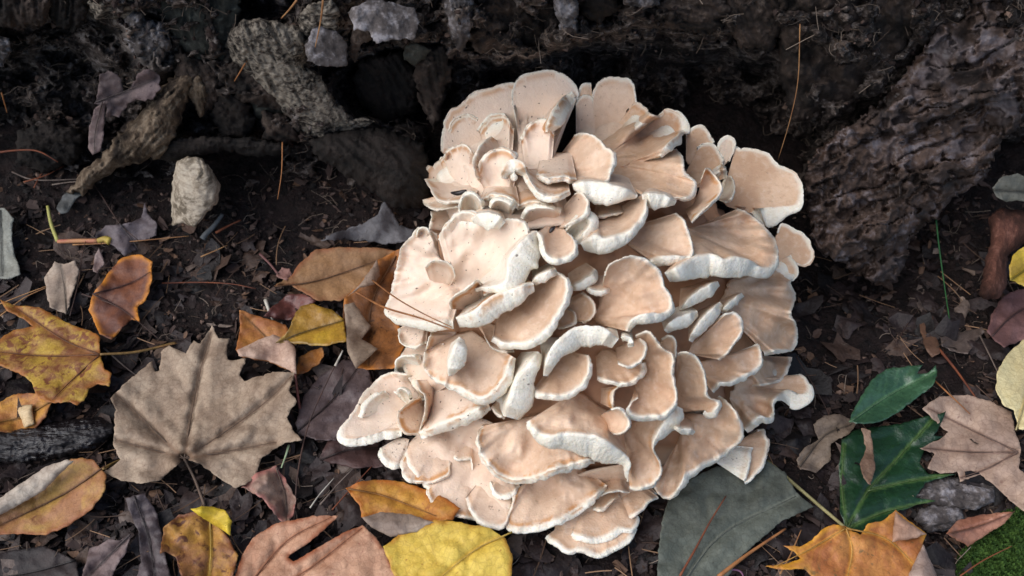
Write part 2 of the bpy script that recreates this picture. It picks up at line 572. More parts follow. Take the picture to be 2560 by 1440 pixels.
slab('bark_flake', [(620, 245), (680, 235), (730, 240), (755, 285), (775, 320), (745, 345), (700, 335), (665, 305), (635, 290)], on_wall, 0.02, 0.014, W_OLIVE, 0.006, 30, strands(R(-35), 16, 0.002, 47), 5, 6, log, seed=11)
slab('root_knob', [(170, 478), (205, 430), (255, 390), (300, 330), (345, 285), (385, 240), (420, 200), (470, 172), (500, 185), (480, 230), (455, 285), (440, 345),
     (415, 385), (360, 405), (300, 415), (250, 455), (205, 490)], plane_surf(0.06, 0.04, 0.09, 0.15), 0.0, 0.05, W_ROOT, 0.026, 55, strands(R(-46), 11, 0.004, 50), 4, 9, log, seed=12)
slab('root_knob', [(470, 200), (510, 185), (520, 250), (500, 300), (488, 270), (470, 240)], on_wall, 0.03, 0.03, W_ROOT, 0.008, 18, strands(R(80), 8, 0.003, 53), 4, 8, log, seed=13)
slab('wood_bulge', [(770, 350), (850, 325), (960, 320), (1060, 360), (1085, 450), (1060, 520), (985, 520), (930, 480), (850, 430), (790, 390)], plane_surf(0.04, 0.04, 0.09, 0.12), 0.0, 0.05, W_DARK, 0.03, 80, strands(R(40), 14, 0.004, 57), 6, 8, log, seed=14)
PL = plane_surf(-0.012, 0.028, 0.085, 0.165)
def plank_relief(v):
    an = R(-17)
    v = v + 10 * np.column_stack([fbm(v / 40, 3, 57), fbm(v / 40, 3, 59)])
    u = v[:, 0] * math.cos(an) + v[:, 1] * math.sin(an)
    w = -v[:, 0] * math.sin(an) + v[:, 1] * math.cos(an)
    q = fbm(np.column_stack([u / 190, w / 85]), 4, 60) * 2.6
    lay = np.floor(q) + ss(0, .12, q - np.floor(q))
    cr = np.abs(fbm(np.column_stack([u / 150, w / 48]), 3, 64))
    soft = ss(2380, 2120, v[:, 0])                     # crumbly left half, plated right half
    return 0.014 * lay + 0.012 * fbm(v / 80, 3, 62) - 0.012 * ss(.07, .0, cr) + (0.002 + 0.006 * soft) * fbm(v / 18, 4, 66) - 0.008 * ss(.3, .5, fbm(v / 26, 3, 69))
plank = slab('wood_slab', [(2014, 450), (2030, 395), (2070, 348), (2140, 305), (2215, 240), (2290, 150), (2350, 60), (2420, -20), (2640, -60), (2640, 180), (2560, 300), (2510, 350),
     (2492, 385), (2465, 440), (2420, 475), (2380, 495), (2345, 545), (2310, 560), (2275, 600), (2262, 665), (2235, 700), (2190, 706), (2150, 690),
     (2105, 655), (2060, 640), (2030, 600), (2018, 520)], PL, 0.0, 0.05, W_PLANK, 0.012, 45, plank_relief, 4, 12, log, seed=15,
     pale=lambda v: 0.55 * ss(0.0, 0.35, fbm(v / 60, 3, 88)) * ss(2150, 2330, v[:, 0]))
slab('bark_lump', [(212, -60), (330, -60), (352, 10), (330, 40), (280, 50), (240, 48), (220, 20)], on_wall, 0.03, 0.03, W_RIDGE, 0.014, 30, lambda v: 0.006 * fbm(v / 18, 4, 101), 4, 9, log, seed=41)
slab('bark_lump', [(300, 30), (350, 20), (372, 50), (410, 60), (432, 110), (425, 128), (400, 118), (385, 150), (340, 140), (312, 95)], on_wall, 0.026, 0.03, W_GREY, 0.012, 26, lambda v: 0.008 * fbm(v / 12, 4, 103), 4, 10, log, seed=42)
slab('bark_plate', [(372, -60), (600, -60), (602, 60), (590, 150), (555, 190), (520, 175), (470, 150), (430, 90), (385, 30)], on_wall, 0.016, 0.03, W_OLIVE, 0.010, 50, strands(R(86), 26, 0.003, 105), 5, 9, log, seed=43)
slab('bark_lump', [(548, 170), (590, 150), (650, 190), (700, 220), (735, 262), (700, 275), (640, 262), (600, 255), (575, 225)], on_wall, 0.03, 0.03, W_BROWN, 0.012, 30, lambda v: 0.007 * fbm(v / 16, 4, 107), 4, 9, log, seed=44)
slab('bark_plate', [(1100, -60), (1180, -60), (1185, 30), (1178, 90), (1150, 130), (1128, 90), (1112, 30)], on_wall, 0.038, 0.02, W_GREY, 0.008, 25, strands(R(82), 9, 0.003, 109), 4, 8, log, seed=45)
slab('wood_bulge', [(1170, -60), (1400, -60), (1440, 10), (1430, 70), (1380, 105), (1310, 122), (1250, 135), (1190, 130), (1165, 90)], on_wall, 0.008, 0.04, W_BROWN, 0.016, 60, lambda v: 0.009 * fbm(v / 22, 5, 111), 4, 9, log, seed=46)
slab('bark_plate', [(1368, -60), (1436, -60), (1446, 20), (1438, 80), (1405, 76), (1385, 30)], on_wall, 0.044, 0.02, W_GREY, 0.006, 20, strands(R(70), 9, 0.003, 113), 4, 8, log, seed=47)
slab('bark_strip', [(1530, -60), (1660, -60), (1650, 8), (1615, 24), (1560, 10)], on_wall, 0.04, 0.02, W_GREY, 0.005, 18, lambda v: 0.006 * fbm(v / 12, 4, 115), 4, 8, log, seed=48)
slab('bark_lump', [(-60, 70), (20, 95), (32, 125), (8, 165), (-60, 190)], on_wall, 0.01, 0.03, W_GREY, 0.010, 24, lambda v: 0.006 * fbm(v / 12, 4, 117), 4, 8, log, seed=49)
for k_, (pl_, hh_, mt_, an_) in enumerate([
        ([(-60, -60), (90, -60), (130, 10), (110, 60), (40, 70), (-60, 50)], .03, W_BROWN, 80), ([(90, -60), (215, -60), (225, 30), (190, 80), (130, 60)], .022, W_DARK, 95),
        ([(440, 120), (520, 150), (560, 200), (545, 260), (505, 290), (470, 240), (440, 190)], .02, W_BROWN, 70), ([(40, 330), (130, 300), (205, 330), (200, 400), (120, 430), (40, 410)], .02, W_DARK, 20),
        ([(540, 215), (610, 250), (640, 300), (620, 350), (560, 345), (530, 290)], .022, W_DARK, 40), ([(650, 270), (720, 290), (760, 345), (720, 370), (660, 350)], .03, W_BROWN, 30),
        ([(1040, 120), (1110, 110), (1130, 180), (1110, 260), (1085, 330), (1050, 260), (1035, 180)], .004, W_BROWN, 80), ([(900, 150), (1000, 130), (1050, 190), (1040, 280), (960, 310), (900, 260), (880, 200)], -.02, W_DARK, 60),
        ([(1440, -60), (1540, -60), (1550, 20), (1500, 60), (1450, 40)], .012, W_DARK, 30), ([(1640, -60), (1800, -60), (1830, 30), (1780, 90), (1690, 80), (1640, 30)], .02, W_BROWN, 10), ([(1800, -60), (1950, -60), (1960, 60), (1930, 130), (1850, 120), (1810, 60)], .014, W_BROWN, 60)]):
    slab('bark_plate', pl_, on_wall, hh_, .03, mt_, .012, 32, strands(R(an_), 13, .005, 140 + k_ * 3), 5, 11, log, seed=60 + k_)
slab('root_overhang', [(360, 372), (430, 350), (520, 340), (620, 345), (720, 362), (735, 382), (660, 392), (560, 378), (490, 392), (420, 405), (372, 400)], on_wall, 0.045, 0.03, W_DARK, 0.010, 26, strands(R(4), 12, 0.003, 119), 4, 8, log, seed=50)
slab('wood_bulge', [(1940, -60), (2330, -60), (2300, 60), (2230, 160), (2150, 240), (2060, 290), (1985, 310), (1950, 200)], on_wall, 0.012, 0.05, W_BROWN, 0.02, 90, lambda v: 0.020 * fbm(v / 45, 5, 121), 5, 12, log, seed=51)

# end-broken stub sticking out of the soil
def lump(name, poly, surf, h, thick, mat, bulge, bw, label, cat, group=None, relief=None, jag=4, spacing=4, seed=0, **k):
    o = slab(name, poly, surf, h, thick, mat, bulge, bw, relief, spacing, jag, None, seed=seed, **k)
    return tag(o, label, cat, group)

lump('wood_stub', [(430, 565), (428, 500), (432, 440), (440, 405), (470, 390), (505, 395), (530, 425), (552, 462), (545, 505), (520, 530), (500, 555), (488, 570), (460, 558)],
     plane_surf(-0.005, 0.03, 0.085, 0.09), 0.0, 0.03, W_PALE, 0.004, 14, 'pale peeled wood stub leaning out of the dark soil under the log', 'wood', relief=lambda v: 0.024 * np.sqrt(np.clip(1 - ((v[:, 0] - 490 + (v[:, 1] - 480) * -0.05) / 66) ** 2, 0, 1)) + 0.0025 * fbm(v / 30, 3, 71) - 0.003 * ss(4, 0, seg_dist(v, [(500, 405), (508, 432), (496, 448)])), seed=21)
W_CINN = mat_wood('cinnamon_wood', (60, 36, 28), (104, 66, 54), (140, 100, 86), scale=40, pale_at=0.6, sx=(2, 1, .6))
lump('broken_branch', [(2470, 545), (2500, 520), (2580, 530), (2640, 560), (2640, 620), (2560, 610), (2520, 640), (2515, 720), (2500, 745), (2460, 750), (2448, 735), (2462, 660), (2478, 600)],
     plane_surf(-0.03, 0.02, 0.06, 0.06), 0.0, 0.03, W_CINN, 0.02, 40, 'reddish brown broken branch stub beside the wood slab', 'branch', relief=strands(R(100), 12, 0.001, 75), seed=22)
m = M('wet_black_wood', 0.35, 0.5)
cw = m.stretch(0.3, 1.5, 1.5)
wn1 = m.noise(150, 5, 0.6, cw)
m.put(m.b.inputs['Roughness'], m.rng(m.noise(60, 3), 0.4, 0.6, 0.15, 0.6))
m.bump(wn1, 0.8, 0.004)
MAT_WET = m.col(m.mix(wn1, lin((12, 10, 10)), lin((40, 34, 36))))
lump('wet_branch', [(-120, 1110), (-40, 1070), (80, 1060), (200, 1045), (255, 1040), (300, 1075), (262, 1110), (230, 1130), (120, 1150), (0, 1160), (-120, 1180)], on_ground, 0.004, 0.02, MAT_WET, 0.016, 45,
     'wet black decayed branch half buried under the leaf litter', 'branch', relief=strands(R(-8), 14, 0.003, 78), seed=23)
lump('bark_chip', [(2280, 1240), (2300, 1205), (2360, 1190), (2430, 1200), (2490, 1215), (2485, 1255), (2440, 1275), (2380, 1270), (2320, 1262)], on_ground, 0.006, 0.012, W_GREY, 0.008, 30,
     'thick grey bark chip lying below the tan maple leaf', 'bark', 'bark chips by the moss', relief=strands(R(10), 10, 0.003, 81), seed=24)
lump('bark_chip', [(2285, 1300), (2300, 1270), (2350, 1258), (2405, 1270), (2412, 1295), (2370, 1325), (2320, 1330)], on_ground, 0.006, 0.012, W_GREY, 0.006, 30,
     'small pale bark chip between orange leaf and moss', 'bark', 'bark chips by the moss', relief=strands(R(-10), 10, 0.003, 83), seed=25)

# ---------------------------------------------------------------- the mushroom
m = M('mushroom_flesh', 0.62, 0.25)
rimv = m.attr('rim').outputs['Fac']
tone = m.attr('tone').outputs['Fac']
n1 = m.noise(30, 3, 0.5)
n2 = m.noise(210, 6, 0.65)
n3 = m.noise(700, 3, 0.6)
top = m.mix(m.rng(n1, 0.35, 0.65), lin((214, 182, 153)), lin((192, 156, 126)))
top = m.mix(m.rng(n2, 0.48, 0.7, 0, 0.3), top, lin((230, 210, 192)))
top = m.mix(m.rng(n2, 0.34, 0.48, 0.5, 0.0), top, lin((188, 152, 126)))
top = m.mix(m.rng(tone, 0.0, 1.0, 0.0, 0.62), top, lin((240, 224, 208)))
white = m.mix(m.rng(n2, 0.35, 0.7), lin((238, 232, 218)), lin((228, 218, 198)))
f = m.rng(m.math('ADD', rimv, m.math('MULTIPLY', m.math('SUBTRACT', n2, 0.5), 0.22)), 0.12, 0.85)
colr = m.mix(f, top, white)
line = m.attr('stain').outputs['Fac']
st = m.math('MULTIPLY', line, m.rng(m.noise(75, 3, 0.6), 0.42, 0.56))
colr = m.mix(st, colr, lin((190, 132, 74)))
colr = m.mix(m.math('MULTIPLY', m.rng(m.noise(380, 2, 0.4), 0.70, 0.74, 0, 0.8), m.rng(m.math('ADD', tone, m.noise(40, 2)), 0.75, 1.3, 0.25, 1.0)), colr, lin((64, 46, 38)))
m.b.inputs['Subsurface Weight'].default_value = 0.12
m.b.inputs['Subsurface Radius'].default_value = (0.004, 0.002, 0.0012)
m.b.inputs['Subsurface Scale'].default_value = 1.0
fz = m.math('ADD', m.math('MULTIPLY', n3, m.math('ADD', 0.35, m.math('MULTIPLY', rimv, 0.8))), m.math('MULTIPLY', n2, 0.7))
m.bump(fz, 0.55, 0.0016)
MAT_M = m.col(colr)

MUSH = empty('shelf_mushroom', (MC[0], MC[1], 0.0))
tag(MUSH, 'large ruffled shelf mushroom cluster, tan caps with creamy white rims, at the log foot', 'mushroom')
SN = [0]

def shelf(rim, base, w=8, lift=0.0, deep=-0.024, p=1.05, white=0.0, tone=0.2, stain=0.25, ruf=0.0034, flip=False, up=0.0, endsink=0.008, reach=1.22):
    SN[0] += 1
    sd_ = SN[0] * 13
    rim = A2(rim)
    wv = np.broadcast_to(np.asarray(w, float), (len(rim),))
    length = np.hypot(*np.diff(rim, axis=0).T).sum()
    n = int(np.clip(length / 3.2, 22, 190))
    S = spline(np.column_stack([rim, wv]), n)
    r2, ww = S[:, :2], np.maximum(np.where(S[:, 2] < 9, S[:, 2] * 0.7, S[:, 2]), 2.5)
    s = np.linspace(0, length, n)
    base = A2(base)
    if len(base) > 1 and np.hypot(*(rim[0] - base[0])) + np.hypot(*(rim[-1] - base[-1])) > np.hypot(*(rim[0] - base[-1])) + np.hypot(*(rim[-1] - base[0])):
        base = base[::-1]
    b2 = spline(base, n) if len(base) > 1 else base + 0.16 * (r2 - r2.mean(0))
    b2 = r2 + (b2 - r2) * reach
    tn = np.gradient(r2, axis=0)
    tn /= np.linalg.norm(tn, axis=1)[:, None] + 1e-9
    nrm = np.column_stack([tn[:, 1], -tn[:, 0]])
    if ((nrm * (r2 - b2)).sum(1)).sum() < 0:
        nrm = -nrm
    if flip:
        nrm = -nrm
    kk = int(np.clip(ww.max() / 3.2 * 0.8, 1, n // 5))
    if kk > 2:                                         # wide white undersides turn gently
        ker = np.hanning(2 * kk + 3)
        ker /= ker.sum()
        nrm = np.column_stack([np.convolve(np.pad(nrm[:, c_], kk + 1, mode='edge'), ker, 'valid') for c_ in (0, 1)])
        nrm /= np.linalg.norm(nrm, axis=1)[:, None] + 1e-9
    z1 = np.column_stack([s / 15, np.full(n, sd_ * 1.7)])
    z2 = np.column_stack([s / 55, np.full(n, sd_ * 2.3)])
    z3 = np.column_stack([s / 5, np.full(n, sd_ * 0.9)])
    jit = nrm * (2.6 * vn(z2 + 7, 12) + 1.7 * vn(z1, 2) + 0.8 * vn(z3, 4))[:, None]
    ww = ww + np.minimum(0.25 * ww, 1.7) * vn(z1 + 9, 3) + 0.6 * vn(z3 + 5, 8)
    ww = ww * (1 + 0.10 * vn(z2 + 3, 9))
    un = np.linspace(0, 1, n)
    ef = np.clip(30.0 / max(length, 1), 0.06, 0.2)
    ends = ss(0, ef, un) * ss(0, ef, 1 - un)
    z4 = np.column_stack([s / 95, np.full(n, sd_ * 1.1)])
    amp = np.clip(length / 260, 0.35, 1.5)
    ruff = ruf * amp * (vn(z2, 5) + 0.9 * vn(z4, 15)) - endsink * (1 - ends)
    rufh = ruf * 0.55 * vn(z1, 6) * np.clip(12 / ww, 0.15, 1)
    lf = lift + ruff
    vs_ = np.concatenate([np.linspace(0, 0.82, 15), np.linspace(0.86, 1.0, 7)])
    rows, rim_a, st_a = [], [], []
    for v in vs_:
        q = b2 + (r2 - b2) * v + jit * v ** 9
        mid = 0.0060 * amp * fbm(np.column_stack([q / 62, np.full(n, sd_)]), 3, 7) * math.sin(min(v, 1) * math.pi) ** 0.7
        ed = 0.0013 * ss(0.8, 1.0, v)
        rows.append(on_mound(q, deep + (lf - deep) * v ** p + rufh * v ** 7 + mid + ed + up * math.sin(v * math.pi)))
        dpx = np.hypot(*(r2 + jit - q).T)
        rim_a.append(np.maximum(white, 0.28 * ss(46, 3, dpx) + 0.34 * ss(10, 1, dpx)))
        st_a.append(stain * ss(2, 7, dpx) * ss(22, 9, dpx))
    T = rows[-1]
    tops = list(rows)
    r2 = r2 + jit
    l2 = r2 + nrm * ww[:, None]
    Lq = on_mound(l2, lf - 0.55 * ww * PXM - 0.0008)
    # never let the lip jump far from its edge where the mound falls away
    dv = Lq - T
    dl = np.linalg.norm(dv, axis=1)
    lim = 1.7 * ww * PXM
    Lq = T + dv * np.minimum(1, lim / np.maximum(dl, 1e-9))[:, None]
    tocam = CAM - T
    tocam /= np.linalg.norm(tocam, axis=1)[:, None]
    n3 = (RT[None] * nrm[:, :1] - UP[None] * nrm[:, 1:2])
    ctrl = (T + Lq) / 2 + (0.32 * tocam + 0.34 * n3) * (np.minimum(ww, 30) * PXM)[:, None]
    nl = 8
    for k in range(1, nl + 1):
        t = k / nl
        q = T * (1 - t) ** 2 + 2 * ctrl * t * (1 - t) + Lq * t ** 2
        tooth = 0.0005 * vn(np.column_stack([s / 3.2, np.full(n, k * 1.3 + sd_)]), 11) * math.sin(t * math.pi)
        q = q + n3 * tooth[:, None]
        rows.append(q)
        rim_a.append(np.clip(0.42 + ww / 18 + 0.4 * vn(z2 + 20, 21), white, 1))
        st_a.append(np.full(n, stain * max(0.0, 0.9 - 0.3 * (k - 1)) if stain > .5 else 0.0))
    for v in (0.93, 0.8, 0.6, 0.35, 0.1):
        iv = int(np.argmin(np.abs(vs_ - v)))
        wl = float(ss(0.55, 1.0, v)) * 0.9
        u = (tops[iv] - tocam * (0.0045 + 0.004 * (1 - v))) * (1 - wl) + (Lq - tocam * 0.002) * wl
        rows.append(u)
        rim_a.append(np.full(n, max(white, 1.0 if v > .75 else 0.25)))
        st_a.append(np.zeros(n))
    K = len(rows)
    V = np.stack(rows)
    V[:, :, 2] = np.maximum(V[:, :, 2], 0.009)
    fs = grid_faces(K, n).tolist()
    for j in range(n - 1):
        fs.append([(K - 1) * n + j, (K - 1) * n + j + 1, j + 1, j])
    fs.append([k * n for k in range(K)][::-1])
    fs.append([k * n + n - 1 for k in range(K)])
    V3 = V.reshape(-1, 3)
    return mkobj('shelf', V3, fs, MAT_M, MUSH, attrs={'rim': np.concatenate(rim_a), 'stain': np.concatenate(st_a), 'tone': np.full(len(V3), tone)})

# inner flesh the shelves grow from
th = np.linspace(0, 2 * math.pi, 121)
ph = np.linspace(0.02, math.pi * 0.56, 60)
TT, PH = np.meshgrid(th, ph)
u = np.column_stack([(np.sin(PH) * np.cos(TT)).ravel(), (np.sin(PH) * np.sin(TT)).ravel(), np.cos(PH).ravel()])
cv = MC + u * (MR - 0.030) * (1 + 0.10 * fbm(u * 7, 4, 3))[:, None]
cv[:, 2] = np.maximum(cv[:, 2], -0.01)
m = M('mushroom_core', 0.8, 0.2)
MAT_CORE = m.col(m.mix(m.noise(60, 4), lin((160, 118, 90)), lin((206, 162, 130))))
mkobj('core', cv, grid_faces(60, 121), MAT_CORE, MUSH)

S = shelf
B = 0.012
# --- top left fan
S([(1107, 378), (1110, 340), (1114, 309), (1127, 281), (1155, 261), (1183, 236), (1218, 222), (1252, 212), (1284, 208), (1312, 212)], [(1180, 470), (1320, 390)], 5, tone=.85, stain=.6, deep=-.012)
S([(1290, 290), (1284, 245), (1292, 208), (1310, 190), (1339, 181), (1374, 177), (1402, 188), (1426, 205), (1440, 226), (1438, 250)], [(1290, 400), (1390, 380)], 5, lift=.003, tone=.85, stain=.45, deep=-.010)
S([(1430, 228), (1404, 246), (1384, 272), (1370, 304), (1366, 330)], [(1330, 310), (1320, 350)], [22, 38, 42, 34, 16], lift=.014, tone=.8, stain=.9)
S([(1229, 342), (1211, 354), (1190, 382), (1183, 416), (1196, 446)], [(1290, 385), (1260, 430)], 8, lift=.012, tone=.8, stain=.6)
S([(1073, 414), (1061, 438), (1070, 462), (1080, 475), (1094, 500), (1127, 504), (1162, 498), (1190, 490)], [(1130, 430), (1200, 460)], [5, 6, 6, 6, 8, 9, 8, 6], lift=.004, tone=.8, stain=.6)
S([(1062, 498), (1066, 512), (1088, 522), (1120, 520), (1150, 514), (1175, 510)], [(1110, 485), (1170, 490)], 8, lift=-.002, tone=.9, stain=.4)
S([(1076, 528), (1078, 560), (1072, 585)], [(1130, 520), (1130, 590)], 6, lift=-.006, tone=.9)
# --- centre top: white rolled lips
S([(1252, 446), (1256, 420), (1272, 403), (1294, 400), (1310, 412), (1318, 436)], [(1262, 440), (1320, 410)], [18, 34, 52, 56, 40, 18], lift=.018, tone=.6, white=.4, flip=True, stain=.8)
S([(1312, 424), (1322, 448), (1336, 470), (1352, 484), (1385, 491), (1424, 478)], [(1360, 420), (1420, 440)], [12, 13, 14, 15, 15, 10], lift=.016, tone=.5, stain=.6)
S([(1436, 342), (1462, 335), (1490, 342), (1512, 368), (1528, 382), (1530, 405), (1523, 434), (1514, 450), (1470, 452)], [(1390, 400), (1400, 450)], [5, 5, 5, 6, 9, 10, 9, 8, 6], lift=.007, tone=.35)
S([(1150, 530), (1156, 500), (1176, 486), (1194, 496), (1204, 522)], [(1170, 545), (1195, 545)], 10, lift=.012, white=.8, tone=.9)
S([(1226, 520), (1240, 501), (1262, 505), (1284, 524)], [(1250, 545), (1275, 550)], 12, lift=.012, white=.6, tone=.9)
S([(1178, 548), (1196, 536), (1222, 533), (1246, 540), (1264, 556)], [(1195, 505), (1255, 515)], [24, 36, 44, 40, 26], lift=.018, tone=.8, white=.4)
S([(1308, 548), (1320, 528), (1346, 519), (1374, 521), (1402, 530)], [(1345, 570), (1395, 565)], 13, lift=.006, tone=.5)
S([(1436, 486), (1452, 480), (1468, 500), (1468, 520), (1455, 540), (1426, 554), (1412, 566)], [(1395, 530), (1385, 575)], [6, 6, 7, 9, 10, 10, 7], lift=.010, tone=.5)
S([(1416, 578), (1440, 552), (1468, 544), (1476, 558), (1456, 588), (1436, 602)], [(1412, 590), (1420, 605)], [8, 14, 20, 22, 20, 10], lift=.004, tone=.5, white=.8)
# --- top right shelves
S([(1446, 250), (1455, 214), (1478, 210)], [(1460, 380), (1490, 380)], 5, lift=-.014, tone=.1)
S([(1440, 262), (1452, 244), (1474, 240), (1488, 256)], [(1440, 390), (1500, 390)], 5, lift=-.004, tone=.6)
S([(1482, 262), (1489, 220), (1508, 199), (1540, 193), (1570, 200), (1584, 222), (1586, 260)], [(1480, 410), (1575, 390)], 6, lift=-.004, tone=.4, stain=.3)
S([(1575, 275), (1594, 262), (1625, 287), (1656, 289), (1663, 275), (1688, 282), (1703, 306), (1700, 332), (1674, 358), (1650, 390)], [(1490, 370), (1560, 420)], [5, 5, 6, 6, 6, 9, 18, 26, 22, 10], lift=.004, tone=.1, stain=.6)
S([(1690, 372), (1708, 396), (1716, 436), (1736, 452), (1736, 475), (1722, 495), (1690, 497), (1640, 494), (1600, 486)], [(1530, 390), (1540, 450)], [6, 8, 9, 10, 12, 12, 8, 6, 6], lift=.000, tone=.05)
S([(1716, 336), (1745, 316), (1766, 326), (1784, 356)], [(1715, 390), (1740, 400)], 6, lift=-.010, tone=.1)
S([(1745, 372), (1762, 364), (1782, 362), (1798, 384), (1812, 424), (1814, 446)], [(1720, 420), (1740, 470)], 7, lift=-.003, tone=.05)
S([(1796, 380), (1803, 356), (1818, 346), (1830, 354), (1832, 376), (1820, 402)], [(1798, 405), (1812, 412)], 8, lift=-.002, tone=.4, white=.4)
S([(1754, 450), (1766, 420), (1786, 436), (1803, 464), (1797, 484), (1780, 503), (1755, 527), (1728, 556)], [(1742, 500), (1715, 530)], [5, 5, 6, 8, 9, 9, 9, 7], lift=.008, tone=.25, stain=.9)
S([(1812, 444), (1828, 442), (1835, 464), (1831, 488), (1812, 506)], [(1798, 470), (1795, 500)], 9, lift=.001, tone=.5, white=.6)
S([(1838, 370), (1877, 375), (1901, 382), (1922, 388), (1936, 404), (1950, 418), (1972, 428), (1990, 442), (2002, 469), (2003, 492), (1990, 512), (1962, 515), (1932, 518), (1900, 522), (1880, 534)],
  [(1822, 430), (1830, 520)], [5, 5, 5, 6, 6, 7, 7, 7, 8, 10, 16, 26, 44, 46, 26], lift=-.004, tone=.1)
S([(1842, 523), (1868, 533), (1896, 553), (1918, 577), (1938, 605), (1945, 638), (1932, 665), (1905, 667), (1877, 650), (1841, 643), (1810, 649), (1785, 637), (1738, 645), (1697, 664), (1662, 684)],
  [(1755, 560), (1720, 610)], [5, 5, 5, 6, 7, 9, 18, 30, 42, 48, 46, 52, 52, 44, 26], lift=.004, tone=.15)
S([(1944, 582), (1954, 560), (1974, 568), (1992, 580), (2008, 588), (2022, 607), (2032, 630), (2030, 650), (2012, 662), (1992, 655)], [(1930, 610), (1945, 660)], 7, lift=-.006, tone=.15)
S([(1972, 640), (1986, 662), (1990, 684), (1974, 708), (1984, 736), (1981, 758), (1974, 788), (1988, 818), (1991, 848), (1980, 874), (1942, 878), (1910, 880)], [(1850, 690), (1830, 800)], [6, 7, 7, 7, 7, 7, 7, 8, 9, 12, 16, 14], lift=-.003, tone=.1)
# --- narrow white blades, right of centre
S([(1697, 774), (1730, 738), (1765, 716), (1794, 702)], [(1700, 730), (1770, 700)], [8, 24, 28, 12], lift=.000, tone=.1, white=.1)
S([(1660, 826), (1682, 800), (1712, 784), (1743, 776)], [(1650, 790), (1720, 760)], [14, 32, 32, 14], lift=.002, tone=.3, white=.7)
S([(1722, 852), (1742, 812), (1772, 780), (1800, 754)], [(1720, 800), (1780, 760)], [12, 28, 28, 14], lift=.000, tone=.2, white=.4)
S([(1803, 782), (1822, 758), (1854, 732)], [(1800, 755), (1835, 735)], [12, 20, 14], lift=-.004, tone=.2, white=.4)
S([(1655, 850), (1672, 840), (1688, 850), (1690, 880), (1684, 910)], [(1640, 880), (1650, 910)], 6, lift=-.004, tone=.2)
S([(1790, 800), (1815, 786), (1841, 784), (1853, 803), (1854, 828), (1838, 853), (1822, 880), (1796, 899)], [(1740, 850), (1745, 890)], [5, 6, 7, 8, 9, 9, 8, 8], lift=.001, tone=.15)
S([(1878, 872), (1896, 866), (1904, 890), (1900, 912), (1876, 932), (1846, 946), (1824, 956), (1800, 958), (1779, 978)], [(1790, 890), (1750, 940)], [7, 8, 9, 11, 14, 15, 14, 12, 10], lift=.000, tone=.2)
S([(1976, 892), (1970, 920), (1948, 950), (1912, 962), (1880, 962)], [(1910, 890), (1860, 930)], 7, lift=-.014, tone=.0)
S([(1985, 940), (2003, 938), (2018, 958), (2019, 980), (2000, 984), (1975, 974), (1950, 984), (1932, 1005), (1936, 1034), (1922, 1046), (1900, 1041), (1880, 1054), (1860, 1072)],
  [(1880, 940), (1830, 1010)], [6, 7, 8, 22, 38, 44, 38, 20, 10, 24, 32, 26, 16], lift=-.006, tone=.05)
S([(1895, 1078), (1909, 1076), (1920, 1106), (1917, 1140), (1900, 1174), (1876, 1194), (1859, 1204)], [(1850, 1100), (1850, 1150)], 7, lift=-.014, tone=.2)
S([(1878, 1118), (1870, 1165), (1858, 1202)], [(1800, 1110), (1795, 1160)], 6, lift=-.008, tone=.6, white=.9)
S([(1796, 992), (1818, 1004), (1838, 1028), (1851, 1059), (1852, 1086), (1838, 1112), (1816, 1128), (1790, 1146), (1757, 1160), (1736, 1176), (1712, 1188), (1700, 1212), (1682, 1236), (1663, 1244), (1646, 1232), (1634, 1210)],
  [(1750, 1020), (1690, 1110)], [5, 5, 6, 7, 9, 10, 11, 13, 17, 21, 24, 20, 12, 8, 6, 5], lift=.003, tone=.15)
S([(1694, 884), (1718, 880), (1741, 893), (1759, 925), (1767, 960), (1768, 988), (1788, 1000), (1796, 1012), (1780, 1030), (1762, 1024)], [(1690, 940), (1705, 1030)], [5, 5, 6, 6, 6, 6, 8, 12, 16, 12], lift=.007, tone=.1)
S([(1684, 1062), (1704, 1072), (1725, 1072), (1738, 1080)], [(1690, 1040), (1730, 1050)], [8, 15, 17, 9], lift=.012, tone=.4)
S([(1590, 842), (1620, 828), (1641, 848), (1655, 869), (1678, 884), (1685, 908), (1684, 942), (1692, 984), (1690, 1006), (1676, 1026), (1654, 1040), (1626, 1038), (1596, 1042), (1576, 1030), (1578, 1010), (1596, 996)],
  [(1595, 880), (1590, 960)], [5, 5, 6, 6, 7, 7, 7, 8, 9, 11, 13, 13, 13, 11, 7, 5], lift=.012, tone=.15)
S([(1688, 1012), (1676, 1034), (1650, 1072), (1634, 1104), (1634, 1130), (1645, 1151), (1651, 1175), (1646, 1197), (1626, 1212), (1599, 1220), (1574, 1216)],
  [(1600, 1050), (1560, 1120)], [22, 34, 26, 12, 6, 6, 7, 8, 10, 10, 8], lift=.010, tone=.15, stain=.6)
S([(1320, 1052), (1330, 1066), (1346, 1080), (1371, 1088), (1411, 1085), (1452, 1086), (1486, 1090), (1520, 1106), (1548, 1126), (1567, 1143), (1575, 1161), (1570, 1180), (1567, 1204)],
  [(1420, 990), (1560, 1060)], [8, 13, 20, 32, 44, 54, 58, 54, 46, 36, 24, 12, 8], lift=.012, tone=.25, stain=.35, p=1.0)
S([(1528, 1026), (1551, 1022), (1569, 1040), (1573, 1062), (1562, 1078), (1546, 1085), (1534, 1084)], [(1495, 1040), (1500, 1060)], 7, lift=.020, tone=.25)
S([(1530, 1022), (1534, 985), (1548, 965)], [(1505, 1010), (1510, 970)], 5, lift=.008, tone=.2, stain=.9)
S([(1206, 1064), (1198, 1080), (1195, 1102), (1204, 1131), (1224, 1160), (1248, 1184), (1282, 1197), (1316, 1194), (1357, 1184), (1398, 1170), (1439, 1157), (1484, 1146)],
  [(1280, 1050), (1420, 1080)], [7, 8, 9, 12, 16, 18, 18, 18, 18, 19, 20, 14], lift=.005, tone=.3, stain=.7)
